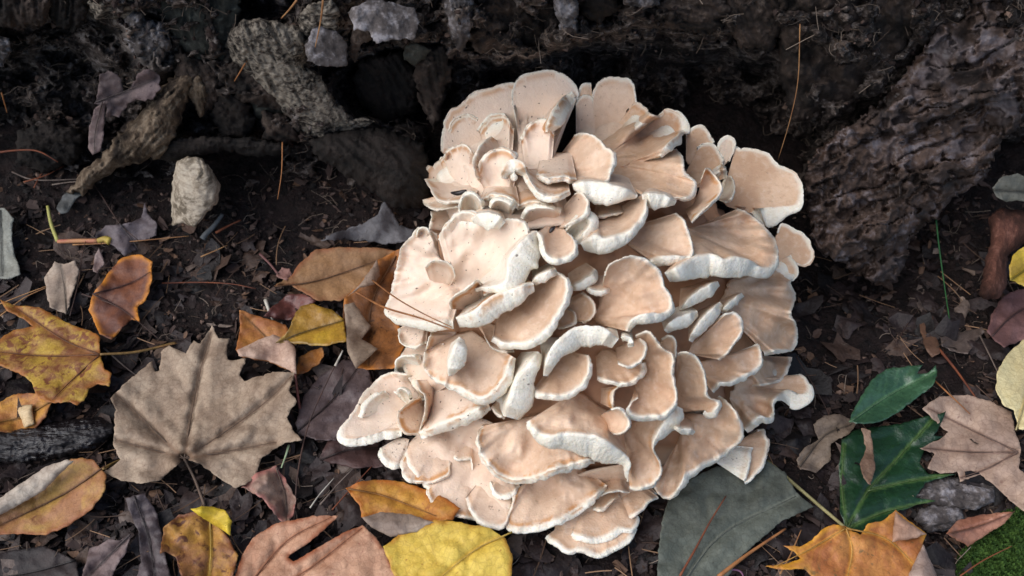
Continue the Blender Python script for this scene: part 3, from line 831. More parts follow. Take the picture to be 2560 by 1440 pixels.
S([(1292, 1226), (1280, 1270), (1268, 1308), (1286, 1320), (1333, 1317), (1371, 1309), (1411, 1292), (1452, 1268), (1486, 1240), (1518, 1214)],
  [(1330, 1190), (1460, 1170)], [4, 4, 8, 14, 14, 14, 14, 14, 14, 8], lift=-.002, tone=.3, stain=.8)
S([(1366, 1340), (1391, 1356), (1418, 1375), (1445, 1372), (1469, 1378), (1497, 1388), (1520, 1376), (1548, 1362), (1568, 1345), (1586, 1318)], [(1420, 1300), (1540, 1280)], 10, lift=-.016, tone=.2)
S([(1430, 1332), (1447, 1340), (1476, 1346), (1503, 1345), (1531, 1333), (1554, 1323), (1580, 1322), (1591, 1306), (1594, 1290)], [(1440, 1270), (1550, 1250)], [8, 12, 14, 14, 14, 12, 9, 7, 6], lift=-.010, tone=.25)
S([(1483, 1272), (1507, 1275), (1527, 1256), (1550, 1242)], [(1480, 1235), (1540, 1215)], 7, lift=-.006, tone=.2)
S([(1572, 1294), (1599, 1278), (1619, 1256), (1645, 1242)], [(1550, 1240), (1610, 1215)], 8, lift=-.008, tone=.15)
S([(1490, 1246), (1520, 1232), (1550, 1226), (1575, 1232)], [(1500, 1200), (1560, 1190)], 7, lift=-.004, tone=.3)
# --- lower left shelves
S([(1072, 1215), (1070, 1235), (1086, 1264), (1115, 1280), (1150, 1290), (1188, 1300)], [(1110, 1160), (1180, 1200)], 6, lift=-.010, tone=.6, stain=.7)
S([(1166, 1244), (1180, 1276), (1198, 1300), (1220, 1313), (1246, 1316), (1266, 1306), (1278, 1270)], [(1200, 1200), (1262, 1200)], [5, 7, 9, 10, 10, 8, 5], lift=-.004, tone=.5, stain=.3)
S([(1226, 1204), (1238, 1226), (1252, 1240), (1280, 1232), (1300, 1216)], [(1235, 1190), (1285, 1190)], [6, 9, 11, 10, 7], lift=-.003, tone=.6)
S([(1012, 1130), (1007, 1170), (1020, 1198), (1046, 1206), (1070, 1206), (1094, 1202), (1118, 1188), (1126, 1164), (1122, 1132)], [(1050, 1095), (1110, 1100)], 6, lift=-.012, tone=.45, stain=.9)
S([(1130, 1135), (1150, 1150), (1178, 1145), (1180, 1175)], [(1140, 1090), (1190, 1100)], 6, lift=-.010, tone=.6)
S([(950, 1120), (958, 1142), (980, 1158), (1006, 1162)], [(985, 1100), (1020, 1110)], [8, 13, 14, 8], lift=-.014, tone=.8, white=.3)
S([(1036, 942), (994, 933), (960, 937), (935, 957), (910, 982), (893, 1013), (872, 1044), (852, 1072), (856, 1090), (872, 1096), (903, 1096), (945, 1082), (972, 1078), (1004, 1078)],
  [(1050, 985), (1040, 1040)], [4, 4, 4, 4, 4, 4, 5, 8, 14, 18, 22, 22, 20, 16], lift=-.004, tone=.8, stain=.4)
S([(905, 1046), (918, 1012), (940, 990), (965, 980)], [(960, 1030), (985, 1000)], [10, 12, 10, 7], lift=.006, tone=.9, white=.5)
S([(990, 985), (1002, 972), (1018, 980), (1022, 996)], [(1015, 1010), (1030, 1005)], 9, lift=.006, tone=.9, white=.9)
S([(1050, 990), (1022, 1004), (996, 1032), (998, 1062), (1014, 1084), (1046, 1088)], [(1060, 1010), (1060, 1060)], 4, lift=.003, tone=.4, stain=.9)
S([(1046, 1084), (1084, 1068), (1126, 1050), (1167, 1034), (1196, 1020), (1222, 1010)], [(1080, 955), (1180, 970)], [20, 24, 25, 25, 24, 16], lift=.004, tone=.75, stain=.7)
S([(1040, 950), (1050, 975), (1062, 990), (1062, 1030), (1050, 1075)], [(1090, 950), (1095, 1060)], 5, lift=.006, tone=.85, stain=.6)
S([(1062, 880), (1062, 922), (1084, 948), (1119, 960), (1150, 972), (1180, 990), (1206, 996), (1234, 977), (1256, 944), (1271, 914), (1284, 893)],
  [(1110, 850), (1230, 860)], [4, 5, 6, 10, 16, 20, 20, 22, 22, 18, 10], lift=.006, tone=.45, stain=.6)
S([(1148, 842), (1134, 868), (1122, 906), (1122, 940)], [(1125, 860), (1110, 910)], [14, 40, 46, 12], lift=.022, tone=.7, white=.9)
S([(1344, 878), (1320, 908), (1292, 938), (1280, 970), (1268, 1004), (1258, 1040)], [(1310, 880), (1235, 990)], [14, 32, 52, 56, 62, 44], lift=.010, tone=.6, white=.8)
S([(1228, 1016), (1242, 1034), (1262, 1046)], [(1260, 985), (1285, 1010)], 8, lift=.000, tone=.6, white=.3)
# --- centre
S([(1548, 846), (1518, 824), (1484, 815), (1448, 816), (1412, 832), (1378, 866), (1364, 904), (1360, 940)], [(1540, 815), (1350, 860)], [30, 44, 52, 54, 50, 40, 30, 14], lift=.014, tone=.5, white=.8, flip=True)
S([(1332, 974), (1346, 984), (1370, 988), (1396, 991), (1420, 984), (1448, 968), (1466, 940), (1472, 908), (1468, 888)], [(1390, 900), (1430, 880)], [8, 12, 13, 14, 14, 13, 11, 9, 6], lift=.006, tone=.15)
S([(1514, 690), (1520, 668), (1540, 653), (1566, 643), (1594, 643), (1621, 655), (1644, 676), (1654, 696), (1658, 716), (1671, 731), (1679, 754), (1676, 770), (1658, 782), (1628, 782), (1602, 786), (1580, 800), (1568, 828)],
  [(1500, 740), (1515, 815)], [5, 5, 5, 5, 5, 6, 6, 6, 6, 7, 9, 12, 18, 26, 26, 20, 9], lift=.014, tone=.2, p=1.05)
S([(1598, 846), (1613, 860), (1612, 880), (1602, 898), (1586, 910), (1568, 916), (1546, 906)], [(1560, 860), (1540, 890)], 8, lift=.014, tone=.3)
S([(1552, 842), (1566, 838), (1582, 848), (1586, 866)], [(1555, 830), (1580, 830)], 14, lift=.022, white=.8, tone=.6)
S([(1604, 908), (1606, 930), (1586, 954), (1558, 960), (1524, 954), (1494, 944)], [(1540, 880), (1490, 900)], 9, lift=.004, tone=.2)
S([(1392, 678), (1413, 696), (1420, 720), (1414, 748), (1399, 774), (1382, 802), (1356, 832), (1330, 848), (1295, 858), (1260, 858), (1234, 842)],
  [(1350, 700), (1240, 800)], [6, 9, 12, 15, 15, 15, 17, 18, 18, 17, 12], lift=.010, tone=.3)
S([(1140, 796), (1180, 780), (1214, 753), (1250, 733), (1300, 713), (1334, 708)], [(1170, 760), (1310, 690)], [26, 42, 52, 52, 40, 22], lift=.022, tone=.7, white=.7, stain=.9)
S([(1330, 704), (1350, 686), (1390, 672)], [(1330, 680), (1375, 660)], [14, 22, 14], lift=.012, tone=.6, white=.7)
S([(1188, 720), (1226, 715), (1252, 708), (1266, 690), (1268, 660), (1274, 642), (1290, 620), (1318, 592), (1342, 577)], [(1200, 700), (1290, 575)], [10, 16, 34, 50, 68, 78, 72, 50, 18], lift=.018, tone=.7, white=.6)
S([(1346, 578), (1356, 594), (1362, 618), (1368, 636), (1384, 646), (1402, 648), (1424, 640), (1436, 624), (1434, 602), (1418, 584)], [(1375, 560), (1405, 565)], [8, 12, 14, 14, 14, 13, 12, 11, 9, 6], lift=.022, tone=.4)
S([(1424, 716), (1450, 706), (1478, 688), (1490, 674)], [(1420, 690), (1470, 660)], [12, 20, 20, 8], lift=-.004, tone=.3, white=.2)
S([(1465, 714), (1478, 724), (1500, 727), (1526, 720)], [(1480, 695), (1515, 695)], [8, 12, 13, 8], lift=-.004, tone=.3)
S([(1455, 730), (1476, 745), (1486, 765), (1486, 786), (1474, 802), (1456, 806)], [(1415, 750), (1420, 800)], 6, lift=-.008, tone=.1)
S([(1420, 770), (1440, 790), (1430, 812), (1395, 820)], [(1390, 750), (1370, 800)], 5, lift=-.014, tone=.05)
# --- right of the top: white under-rims and the curved cup
S([(1430, 460), (1452, 454), (1490, 452), (1530, 460), (1562, 471), (1594, 490)], [(1440, 430), (1570, 440)], [14, 40, 58, 58, 42, 10], lift=.012, tone=.6, white=.3)
S([(1604, 488), (1636, 482), (1662, 488), (1692, 502)], [(1620, 460), (1690, 475)], [30, 42, 34, 10], lift=.010, tone=.6, white=.3)
S([(1614, 482), (1616, 510), (1602, 545), (1578, 572), (1550, 586), (1512, 598), (1492, 586), (1470, 596), (1450, 606)], [(1560, 510), (1480, 560)], [5, 8, 14, 20, 28, 36, 42, 40, 22], lift=.010, tone=.3)
S([(1480, 545), (1520, 535), (1570, 530)], [(1490, 510), (1560, 505)], 8, lift=-.008, tone=.3)
S([(1690, 532), (1706, 545), (1716, 570), (1722, 588), (1731, 612), (1732, 634), (1722, 644), (1690, 640), (1655, 642), (1625, 650)], [(1600, 560), (1580, 620)], [5, 6, 6, 6, 7, 8, 12, 22, 26, 18], lift=.002, tone=.25)
# --- left side, bleached caps
S([(1098, 600), (1108, 570), (1138, 552), (1180, 556), (1228, 556), (1275, 548), (1308, 556), (1318, 582), (1304, 614), (1280, 640)], [(1130, 720), (1240, 700)], [4, 4, 4, 4, 5, 6, 7, 7, 6, 4], lift=.010, tone=.85, p=.9, stain=.15)
S([(1092, 586), (1073, 574), (1043, 570), (1025, 595), (1004, 622), (988, 675), (981, 713), (970, 750), (964, 780), (990, 795), (1036, 800), (1088, 806), (1132, 802)],
  [(1100, 640), (1150, 740)], [4, 4, 4, 4, 4, 4, 4, 6, 14, 20, 22, 22, 18], lift=.004, tone=.85, p=.9, stain=.3)
S([(1062, 668), (1082, 652), (1108, 652), (1130, 664), (1140, 690)], [(1080, 715), (1125, 715)], 4, lift=.015, tone=.6, stain=.4)
S([(1042, 600), (1048, 576), (1066, 572), (1076, 590)], [(1050, 610), (1070, 615)], 7, lift=.008, tone=.95, white=.6)
S([(1128, 772), (1126, 754), (1142, 738), (1166, 724), (1190, 704), (1202, 712)], [(1160, 775), (1210, 750)], 7, lift=.016, tone=.6, stain=.9)
S([(996, 822), (997, 846), (1010, 865), (1036, 868), (1066, 858)], [(1030, 800), (1070, 815)], 8, lift=-.006, tone=.85)
S([(994, 930), (991, 908), (1002, 893), (1026, 889), (1052, 896)], [(1030, 930), (1060, 925)], 9, lift=-.004, tone=.9, white=.9)
S([(1080, 830), (1070, 850), (1062, 880)], [(1130, 830), (1110, 880)], 5, lift=-.004, tone=.5, stain=.6)
S([(1210, 840), (1230, 870), (1262, 880), (1286, 878)], [(1190, 810), (1260, 830)], 6, lift=-.008, tone=.2)

# fillers between the shelves, pale flesh
S([(1075, 440), (1100, 400), (1160, 370), (1230, 360), (1310, 350), (1380, 340)], [(1130, 560), (1420, 520)], 5, lift=-.006, deep=-.008, tone=.8, p=.9, endsink=.02)
S([(1010, 1120), (1030, 1170), (1090, 1240), (1160, 1285), (1230, 1295), (1300, 1260)], [(1090, 1040), (1290, 1130)], 6, lift=-.016, deep=-.014, tone=.6, p=.9)
S([(1000, 870), (1010, 920), (1030, 960), (1060, 1000)], [(1090, 860), (1110, 970)], 6, lift=-.012, deep=-.012, tone=.7, p=.9)
S([(1385, 1330), (1450, 1345), (1530, 1320), (1600, 1260), (1640, 1230)], [(1400, 1230), (1580, 1170)], 6, lift=-.020, deep=-.016, tone=.2, p=.9)

# soft folds filling the upper left of the cluster
FK = dict(deep=-.012, stain=.7, endsink=.006)
S([(1118, 335), (1134, 302), (1165, 287), (1192, 302)], [(1150, 390), (1200, 375)], 8, lift=.006, tone=.9, **FK)
S([(1200, 332), (1226, 300), (1262, 292), (1286, 322)], [(1215, 395), (1280, 395)], 10, lift=.007, tone=.85, **FK)
S([(1302, 348), (1326, 312), (1364, 302), (1386, 332)], [(1310, 405), (1380, 405)], 10, lift=.008, tone=.85, **FK)
S([(1194, 444), (1204, 402), (1240, 376), (1276, 382), (1292, 414)], [(1215, 480), (1285, 470)], 10, lift=.010, tone=.85, **FK)
S([(1340, 438), (1372, 444), (1410, 440), (1442, 448)], [(1350, 395), (1430, 390)], [9, 14, 14, 10], lift=.010, tone=.7, **FK)
S([(1102, 404), (1124, 372), (1160, 361), (1186, 388)], [(1115, 450), (1180, 450)], 8, lift=.008, tone=.9, **FK)
S([(1200, 498), (1232, 486), (1270, 492), (1300, 512)], [(1215, 460), (1290, 465)], [9, 14, 15, 10], lift=.008, tone=.85, **FK)
S([(1290, 520), (1316, 505), (1350, 505), (1384, 518)], [(1300, 475), (1380, 480)], [8, 12, 12, 8], lift=.002, tone=.4, **FK)
S([(1110, 575), (1140, 540), (1176, 532), (1204, 548)], [(1120, 620), (1195, 610)], 9, lift=.013, tone=.9, **FK)

# ---------------------------------------------------------------- fallen leaves
LS = [0]

def leaf(name, label, poly, cols, k=1, veins=(), stalk=None, cat='leaf', curl=0.004, warp=0.006, fold=None, flaps=(), surf=None, jag=3.2, spacing=6,
         group=None, vein_amp=0.0012, holes=None, srad=0.0009, side=5, tilt=(0, 0), stalk_col=None, sec=True):
    """poly: outline (photo px on the forest floor); fold: (line, slope) bends the blade up on both sides of a line"""
    LS[0] += 1
    sd_ = LS[0] * 7
    surf = surf or on_ground
    v, f, ring = cdt_sheet(poly, spacing, jag, 6, sd_)
    d = seg_dist(v, np.vstack([ring, ring[:1]]))
    size = math.sqrt(abs(sum(a[0] * b[1] - a[1] * b[0] for a, b in zip(ring, np.roll(ring, -1, 0))) / 2))
    cen = ring.mean(0)
    r = np.hypot(*(v - cen).T) / size
    def lift(q, de):
        rr = np.hypot(*(q - cen).T) / size
        L = 0.005 + 0.0045 * k + curl * np.clip(rr, 0, 1.2) ** 2
        L = L + warp * fbm(np.column_stack([q / (size * 0.55), np.full(len(q), sd_)]), 3, 3) * (0.35 + rr)
        L = L + 0.0007 * fbm(q / 18, 3, sd_) + 0.0028 * np.abs(fbm(q / 60, 2, sd_ + 4))
        L = L + (q - cen) @ np.array(tilt)
        if fold:
            ln, sl = fold
            L = L + sl * seg_dist(q, ln) * PXM
        return L
    L = lift(v, d)
    va = np.zeros(len(v))
    for ln in veins:
        sv = spline(ln, 16)
        dd = seg_dist(v, sv)
        va = np.maximum(va, ss(6.5, 1.0, dd))
        L = L - vein_amp * np.exp(-(dd / 9) ** 2) + vein_amp * 0.8 * np.exp(-((dd - 26) / 20) ** 2)
        if sec:                                     # side veins leaving the main one
            a, b = sv[0], sv[-1]
            n_ = side
            for j in range(1, n_ + 1):
                t = j / (n_ + 1)
                o_ = sv[int(t * 15)]
                dr = (b - a) / max(np.hypot(*(b - a)), 1)
                ll = np.hypot(*(b - a)) * 0.42 * (1 - 0.55 * t)
                for sg in (-1, 1):
                    an = sg * R(48)
                    e = o_ + ll * np.array([dr[0] * math.cos(an) - dr[1] * math.sin(an), dr[0] * math.sin(an) + dr[1] * math.cos(an)])
                    d2 = seg_dist(v, [o_, e])
                    va = np.maximum(va, 0.3 * ss(4.5, 1, d2) * (0.5 + 0.5 * vn(v / 14, 3)))
                    L = L - vein_amp * 0.28 * np.exp(-(d2 / 10) ** 2)
    fr = surf(v, L)
    bk = surf(v, L - 0.0006)
    V, fs = solid(v, f, fr, bk)
    ed = np.tile(ss(16, 2, d), 2)
    mt = mat_leaf(name + '_' + str(LS[0]) + '_skin', seed=LS[0], **cols)
    o = mkobj(name, V, fs, mt, None, attrs={'vein': np.tile(va, 2), 'edge': ed})
    tag(o, label, cat, group)
    def ridge(nm, ln, r0, r1, mt_, raise_=0.0004):
        sp = spline(ln, 18)
        dd = seg_dist(sp, np.vstack([ring, ring[:1]]))
        P_ = surf(sp, lift(sp, dd) - vein_amp * 0.2 + raise_)
        G = tube_geo(P_, np.linspace(r0, r1, 18), 5)
        mkobj(nm, G[0], G[1], mt_, o, attrs={'vein': np.zeros(len(G[0])), 'edge': np.zeros(len(G[0]))})
    vc = cols.get('vein') or tuple(x * 0.7 for x in cols['c1'])
    mv = mat_leaf(name + '_' + str(LS[0]) + '_rib', vc, tuple(x * 0.8 for x in vc), seed=LS[0]) if (veins or stalk) else None
    for ln in veins:
        ridge('vein', ln, 0.0006, 0.0002, mv)
    if stalk:
        sp = spline(stalk, 20)
        l0 = lift(sp[:1], np.zeros(1))[0]
        P_ = surf(sp, np.linspace(l0, 0.008, 20) + 0.0006)
        G = tube_geo(P_, np.linspace(srad, srad * 1.2, 20), 6)
        ms = mat_leaf(name + '_' + str(LS[0]) + '_stalk', stalk_col, tuple(x * 0.8 for x in stalk_col), seed=2) if stalk_col else mv
        mkobj('stalk', G[0], G[1], ms, o, attrs={'vein': np.zeros(len(G[0])), 'edge': np.zeros(len(G[0]))})
    for fp, fcol, fh, ftilt in flaps:                # folded-over pieces of the same blade
        v2, f2, rg = cdt_sheet(fp, 6, 2, 6, sd_ + 3)
        d2 = seg_dist(v2, np.vstack([rg, rg[:1]]))
        c2 = rg.mean(0)
        L2 = lift(v2, d2) + fh + (v2 - c2) @ np.array(ftilt) + 0.004 * np.sqrt(np.clip(d2 / 25, 0, 1)) + 0.0012 * fbm(v2 / 25, 3, sd_ + 8)
        V2, s2 = solid(v2, f2, surf(v2, L2), surf(v2, L2 - 0.0006))
        m2 = mat_leaf(name + '_' + str(LS[0]) + '_fold', seed=LS[0] + .5, **fcol)
        mkobj('folded_edge', V2, s2, m2, o, attrs={'vein': np.zeros(len(V2)), 'edge': np.tile(ss(14, 2, d2), 2)})
    return o

TAN = dict(c1=(178, 154, 128), c2=(142, 118, 96), spot=(120, 100, 84), vein=(112, 88, 70), rough=.7, spot_amt=.66, gloss=.2)
leaf('maple_leaf', 'large flat tan maple leaf lying vein side up, the biggest on the floor', [
    (259, 1181), (302, 1150), (282, 1115), (285, 1075), (288, 1019), (276, 996), (307, 962), (364, 916), (380, 903), (388, 930), (399, 925), (404, 878), (421, 865),
    (444, 874), (465, 884), (474, 868), (484, 853), (501, 859), (516, 835), (530, 814), (546, 846), (573, 846), (568, 878), (570, 900), (616, 897), (598, 938), (612, 953), (650, 940), (682, 930), (738, 930),
    (724, 976), (742, 1003), (718, 1043), (732, 1075), (757, 1101), (713, 1106), (652, 1147), (638, 1196), (590, 1222), (540, 1190), (500, 1160), (461, 1147), (444, 1161), (399, 1201), (353, 1209), (302, 1201)],
    TAN, 4, [[(461, 1147), (478, 1040), (500, 930), (528, 830)], [(461, 1147), (580, 1068), (670, 1000), (730, 940)], [(461, 1147), (400, 1090), (340, 1030), (290, 985)],
             [(461, 1147), (370, 1120), (290, 1100)], [(461, 1147), (560, 1130), (690, 1105)]], [(461, 1147), (488, 1200), (512, 1265)], curl=.006, warp=.009, vein_amp=.003)
YEL = dict(c1=(190, 148, 40), c2=(150, 96, 48), spot=(112, 66, 40), vein=(120, 70, 36), edge=(150, 92, 40), spot_amt=.51, nscale=70)
leaf('maple_leaf', 'yellow maple leaf blotched with brown, beside the large tan maple leaf', [
    (0, 748), (34, 763), (97, 768), (142, 791), (177, 812), (228, 828), (251, 842), (248, 871), (252, 893), (262, 922), (279, 933), (274, 968), (245, 960), (222, 973), (211, 1002), (191, 1014),
    (171, 1005), (125, 1008), (91, 990), (80, 956), (57, 939), (11, 918), (-40, 900), (-60, 860), (0, 846), (34, 825), (82, 816), (62, 800), (18, 778)],
    YEL, 4, [[(250, 886), (160, 850), (40, 770)], [(250, 886), (120, 890), (0, 880)], [(250, 886), (180, 950), (130, 1000)]], [(250, 886), (340, 880), (440, 857)], curl=.012, warp=.008, stalk_col=(160, 120, 60))
leaf('curled_leaf', 'small orange yellow curled leaf above the wet black branch', [(-40, 1020), (0, 1005), (46, 982), (103, 985), (128, 1007), (114, 1041), (74, 1093), (34, 1081), (0, 1078), (-40, 1070)],
    dict(c1=(204, 138, 46), c2=(178, 102, 42), spot=(120, 66, 34), edge=(110, 60, 30)), 2, [[(125, 1005), (60, 1040), (-20, 1060)]], curl=.016, warp=.01, flaps=[([(40, 1015), (80, 1010), (85, 1060), (60, 1070)], dict(c1=(210, 180, 130), c2=(190, 140, 80)), .004, (0, 0))])
leaf('beech_leaf', 'long orange brown leaf with one pale edge rolled over', [(-90, 1330), (0, 1262), (57, 1212), (114, 1172), (165, 1152), (199, 1144), (234, 1150), (266, 1188), (262, 1229), (228, 1275), (171, 1315), (114, 1338), (57, 1334), (0, 1336), (-80, 1360)],
    dict(c1=(172, 112, 66), c2=(186, 138, 52), spot=(120, 76, 50), edge=(140, 84, 50)), 3, [[(262, 1165), (150, 1240), (-60, 1340)]], [(258, 1172), (280, 1160), (305, 1150)], curl=.010, warp=.004, stalk_col=(170, 130, 60),
    flaps=[([(-80, 1300), (0, 1245), (57, 1205), (114, 1166), (165, 1150), (185, 1152), (150, 1185), (112, 1225), (70, 1250), (0, 1288), (-80, 1320)], dict(c1=(188, 172, 152), c2=(164, 146, 128), rough=.7), .010, (0, -.00008))])
leaf('maple_leaf', 'rust brown curled maple leaf on the dark soil above the yellow maple leaf', [(233, 734), (255, 705), (273, 677), (307, 643), (353, 637), (381, 654), (379, 711), (364, 751), (344, 768), (349, 806), (330, 800), (307, 819), (279, 850), (250, 836), (222, 774)],
    dict(c1=(140, 78, 46), c2=(112, 70, 58), spot=(90, 54, 44), edge=(190, 120, 40), vein=(80, 50, 44)), 3, [[(232, 735), (300, 770), (345, 805)], [(232, 735), (320, 710), (375, 680)]], curl=.014, warp=.012)
leaf('small_leaf', 'small pale tan lobed leaf standing beside the rust brown leaf', [(111, 694), (125, 672), (137, 654), (160, 660), (188, 653), (199, 677), (190, 710), (180, 740), (165, 785), (140, 775), (125, 768), (117, 734)],
    dict(c1=(186, 164, 142), c2=(158, 136, 118), spot=(130, 108, 92), rough=.7), 2, [[(165, 785), (160, 720), (150, 660)]], curl=.01, warp=.006)
leaf('curled_leaf', 'crumpled brown leaf with a bright yellow lobe at the bottom of the litter', [(399, 1385), (410, 1318), (444, 1288), (490, 1279), (530, 1305), (569, 1340), (596, 1389), (582, 1445), (560, 1480), (480, 1480), (450, 1430), (438, 1392), (415, 1380)],
    dict(c1=(148, 92, 50), c2=(186, 128, 40), spot=(90, 52, 34), vein=(200, 160, 60), edge=(110, 64, 36), spot_amt=.54), 4, [[(525, 1300), (527, 1380), (520, 1470)]], curl=.010, warp=.016,
    flaps=[([(476, 1272), (505, 1266), (530, 1266), (564, 1275), (579, 1303), (575, 1338), (545, 1318), (512, 1300)], dict(c1=(228, 196, 28), c2=(216, 176, 30), spot=(130, 90, 30), spot_amt=.7), .006, (0, 0))])
ORP = dict(c1=(208, 156, 120), c2=(192, 136, 100), spot=(150, 98, 80), vein=(150, 92, 60), edge=(140, 80, 50), rough=.65, spot_amt=.66)
leaf('beech_leaf', 'broad salmon orange leaf torn by a long dark slit', [(560, 1560), (585, 1445), (600, 1400), (630, 1345), (690, 1308), (780, 1290), (846, 1289), (795, 1338), (720, 1393), (733, 1404), (800, 1366), (870, 1326), (905, 1314), (942, 1344), (967, 1385), (1000, 1450), (1040, 1560)],
    ORP, 4, [[(590, 1500), (640, 1440), (720, 1350), (830, 1292)], [(600, 1510), (760, 1430), (905, 1320)]], curl=.006, warp=.006, side=7)
leaf('beech_leaf', 'bright yellow leaf with brown specks touching the mushroom base', [(957, 1367), (1000, 1334), (1040, 1318), (1086, 1300), (1140, 1304), (1171, 1310), (1220, 1318), (1263, 1346), (1281, 1385), (1280, 1445), (1250, 1540), (1060, 1560), (985, 1440)],
    dict(c1=(226, 190, 62), c2=(214, 172, 44), spot=(150, 104, 40), vein=(200, 160, 60), edge=(170, 120, 40), spot_amt=.68), 5, [[(1280, 1330), (1180, 1380), (1060, 1480)]], curl=.003, warp=.004)
leaf('beech_leaf', 'amber leaf tucked under the mushroom with a grey underside fold', [(863, 1220), (902, 1204), (951, 1198), (1012, 1206), (1049, 1218), (1090, 1230), (1150, 1270), (1130, 1300), (1049, 1308), (988, 1292), (927, 1292), (902, 1295), (899, 1262)],
    dict(c1=(206, 142, 36), c2=(186, 112, 36), spot=(140, 84, 34), vein=(150, 96, 34), edge=(160, 90, 30)), 3, [[(870, 1222), (960, 1240), (1090, 1290)]], curl=.005, warp=.006,
    flaps=[([(905, 1294), (951, 1280), (1025, 1285), (1084, 1306), (1040, 1330), (976, 1343), (927, 1318)], dict(c1=(168, 148, 130), c2=(140, 120, 106), rough=.7), .006, (0, 0))])
leaf('beech_leaf', 'ribbed light brown leaf lying behind the mushroom on the soil', [(682, 715), (731, 688), (745, 662), (762, 646), (786, 624), (850, 618), (927, 619), (990, 627), (985, 680), (927, 720), (853, 752), (792, 752), (725, 712)],
    dict(c1=(170, 122, 74), c2=(150, 108, 68), spot=(120, 88, 60), vein=(110, 74, 46), edge=(130, 80, 50), rough=.65), 3, [[(690, 716), (800, 700), (975, 640)]], curl=.008, warp=.006, side=9)
leaf('curled_leaf', 'orange brown curled leaf wedged against the mushroom with a torn grey flap', [(860, 743), (902, 707), (945, 650), (1000, 621), (1010, 700), (990, 786), (1010, 866), (990, 921), (930, 925), (890, 921), (866, 853), (856, 800)],
    dict(c1=(156, 92, 38), c2=(120, 72, 36), spot=(84, 52, 30), edge=(180, 110, 40), spot_amt=.56), 4, [[(990, 640), (930, 760), (920, 915)]], curl=.012, warp=.014,
    flaps=[([(860, 762), (885, 756), (905, 785), (928, 818), (905, 848), (945, 872), (915, 900), (890, 922), (868, 880), (864, 820)], dict(c1=(150, 128, 106), c2=(128, 106, 88), rough=.7), .012, (0, 0)),
           ([(868, 742), (905, 705), (943, 648), (950, 690), (935, 712), (900, 720)], dict(c1=(172, 146, 126), c2=(150, 124, 104), rough=.7), .010, (0, 0))])
leaf('beech_leaf', 'glossy mustard yellow leaf with dark speckled midrib near the mushroom', [(690, 857), (712, 838), (725, 817), (735, 790), (749, 768), (780, 758), (829, 774), (860, 798), (867, 853), (817, 866), (756, 861)],
    dict(c1=(198, 152, 30), c2=(178, 126, 30), spot=(110, 78, 30), vein=(110, 84, 30), edge=(120, 90, 30), rough=.4, gloss=.5), 6, [[(690, 857), (760, 830), (862, 800)]], curl=.006, warp=.004, fold=([(690, 857), (862, 800)], .25))
leaf('maple_leaf', 'rusty orange folded leaf with a pale underside and thin red stalk', [(597, 774), (639, 788), (713, 811), (730, 840), (737, 866), (742, 939), (725, 927), (670, 904), (597, 890), (591, 872), (600, 820)],
    dict(c1=(192, 122, 48), c2=(168, 98, 56), spot=(120, 70, 44), edge=(140, 84, 40)), 4, [[(738, 932), (680, 860), (605, 785)]], [(738, 935), (744, 985), (752, 1040)], curl=.012, warp=.01, stalk_col=(136, 70, 60),
    flaps=[([(591, 876), (640, 852), (682, 836), (720, 850), (738, 868), (741, 936), (722, 925), (670, 902), (597, 890)], dict(c1=(196, 160, 136), c2=(176, 138, 116), spot=(140, 104, 84), rough=.65), .007, (0, 0))])
leaf('small_leaf', 'small orange leaf edge beside the red stalk', [(738, 937), (748, 892), (778, 876), (806, 868), (811, 885), (798, 908), (770, 930)], dict(c1=(184, 112, 40), c2=(150, 84, 36), spot=(96, 58, 34)), 3, curl=.01, warp=.006)
PUR = dict(c1=(112, 92, 90), c2=(90, 72, 72), spot=(62, 48, 48), vein=(70, 56, 54), rough=.5, gloss=.45)
leaf('decayed_leaf', 'damp purple grey decayed leaf left of the mushroom', [(738, 1060), (760, 990), (800, 940), (860, 898), (910, 900), (935, 960), (905, 1010), (870, 1050), (840, 1102), (790, 1100), (745, 1085)], PUR, 1, [[(740, 1080), (830, 1000), (905, 905)]], curl=.004, warp=.008)
leaf('decayed_leaf', 'dark maroon decayed leaf under the lowest left mushroom shelf', [(795, 1150), (830, 1088), (872, 1083), (950, 1110), (960, 1168), (880, 1170)], dict(c1=(84, 56, 52), c2=(66, 44, 42), spot=(50, 34, 34), vein=(50, 34, 32), rough=.55), 1, [[(800, 1150), (870, 1125), (950, 1120)]], curl=.004, warp=.008)
leaf('curled_leaf', 'crinkled pinkish brown dried leaf curled below the tan maple leaf', [(603, 1217), (640, 1182), (690, 1165), (715, 1200), (741, 1250), (735, 1290), (712, 1312), (690, 1290), (655, 1245)], dict(c1=(160, 128, 108), c2=(132, 96, 84), spot=(100, 70, 62), edge=(170, 110, 100)), 3, [[(690, 1168), (712, 1240), (715, 1305)]], curl=.016, warp=.022, spacing=5)
leaf('decayed_leaf', 'long dark violet brown curled leaf at the litter edge beside the crumpled yellow leaf', [(313, 1245), (360, 1233), (392, 1280), (405, 1340), (415, 1400), (440, 1480), (330, 1500), (352, 1400), (345, 1330), (328, 1290)], dict(c1=(92, 78, 80), c2=(70, 58, 60), spot=(50, 42, 44), rough=.5, gloss=.4), 2, [[(335, 1240), (372, 1350), (390, 1480)]], curl=.01, warp=.012)
leaf('decayed_leaf', 'mauve brown lobed dead leaf below the long orange brown leaf', [(205, 1435), (225, 1370), (252, 1362), (270, 1350), (298, 1352), (326, 1334), (316, 1380), (290, 1415), (275, 1460), (205, 1470)], dict(c1=(120, 98, 94), c2=(96, 76, 74), spot=(70, 54, 54), rough=.6), 2, [[(325, 1336), (270, 1390), (220, 1440)]], curl=.01, warp=.008)
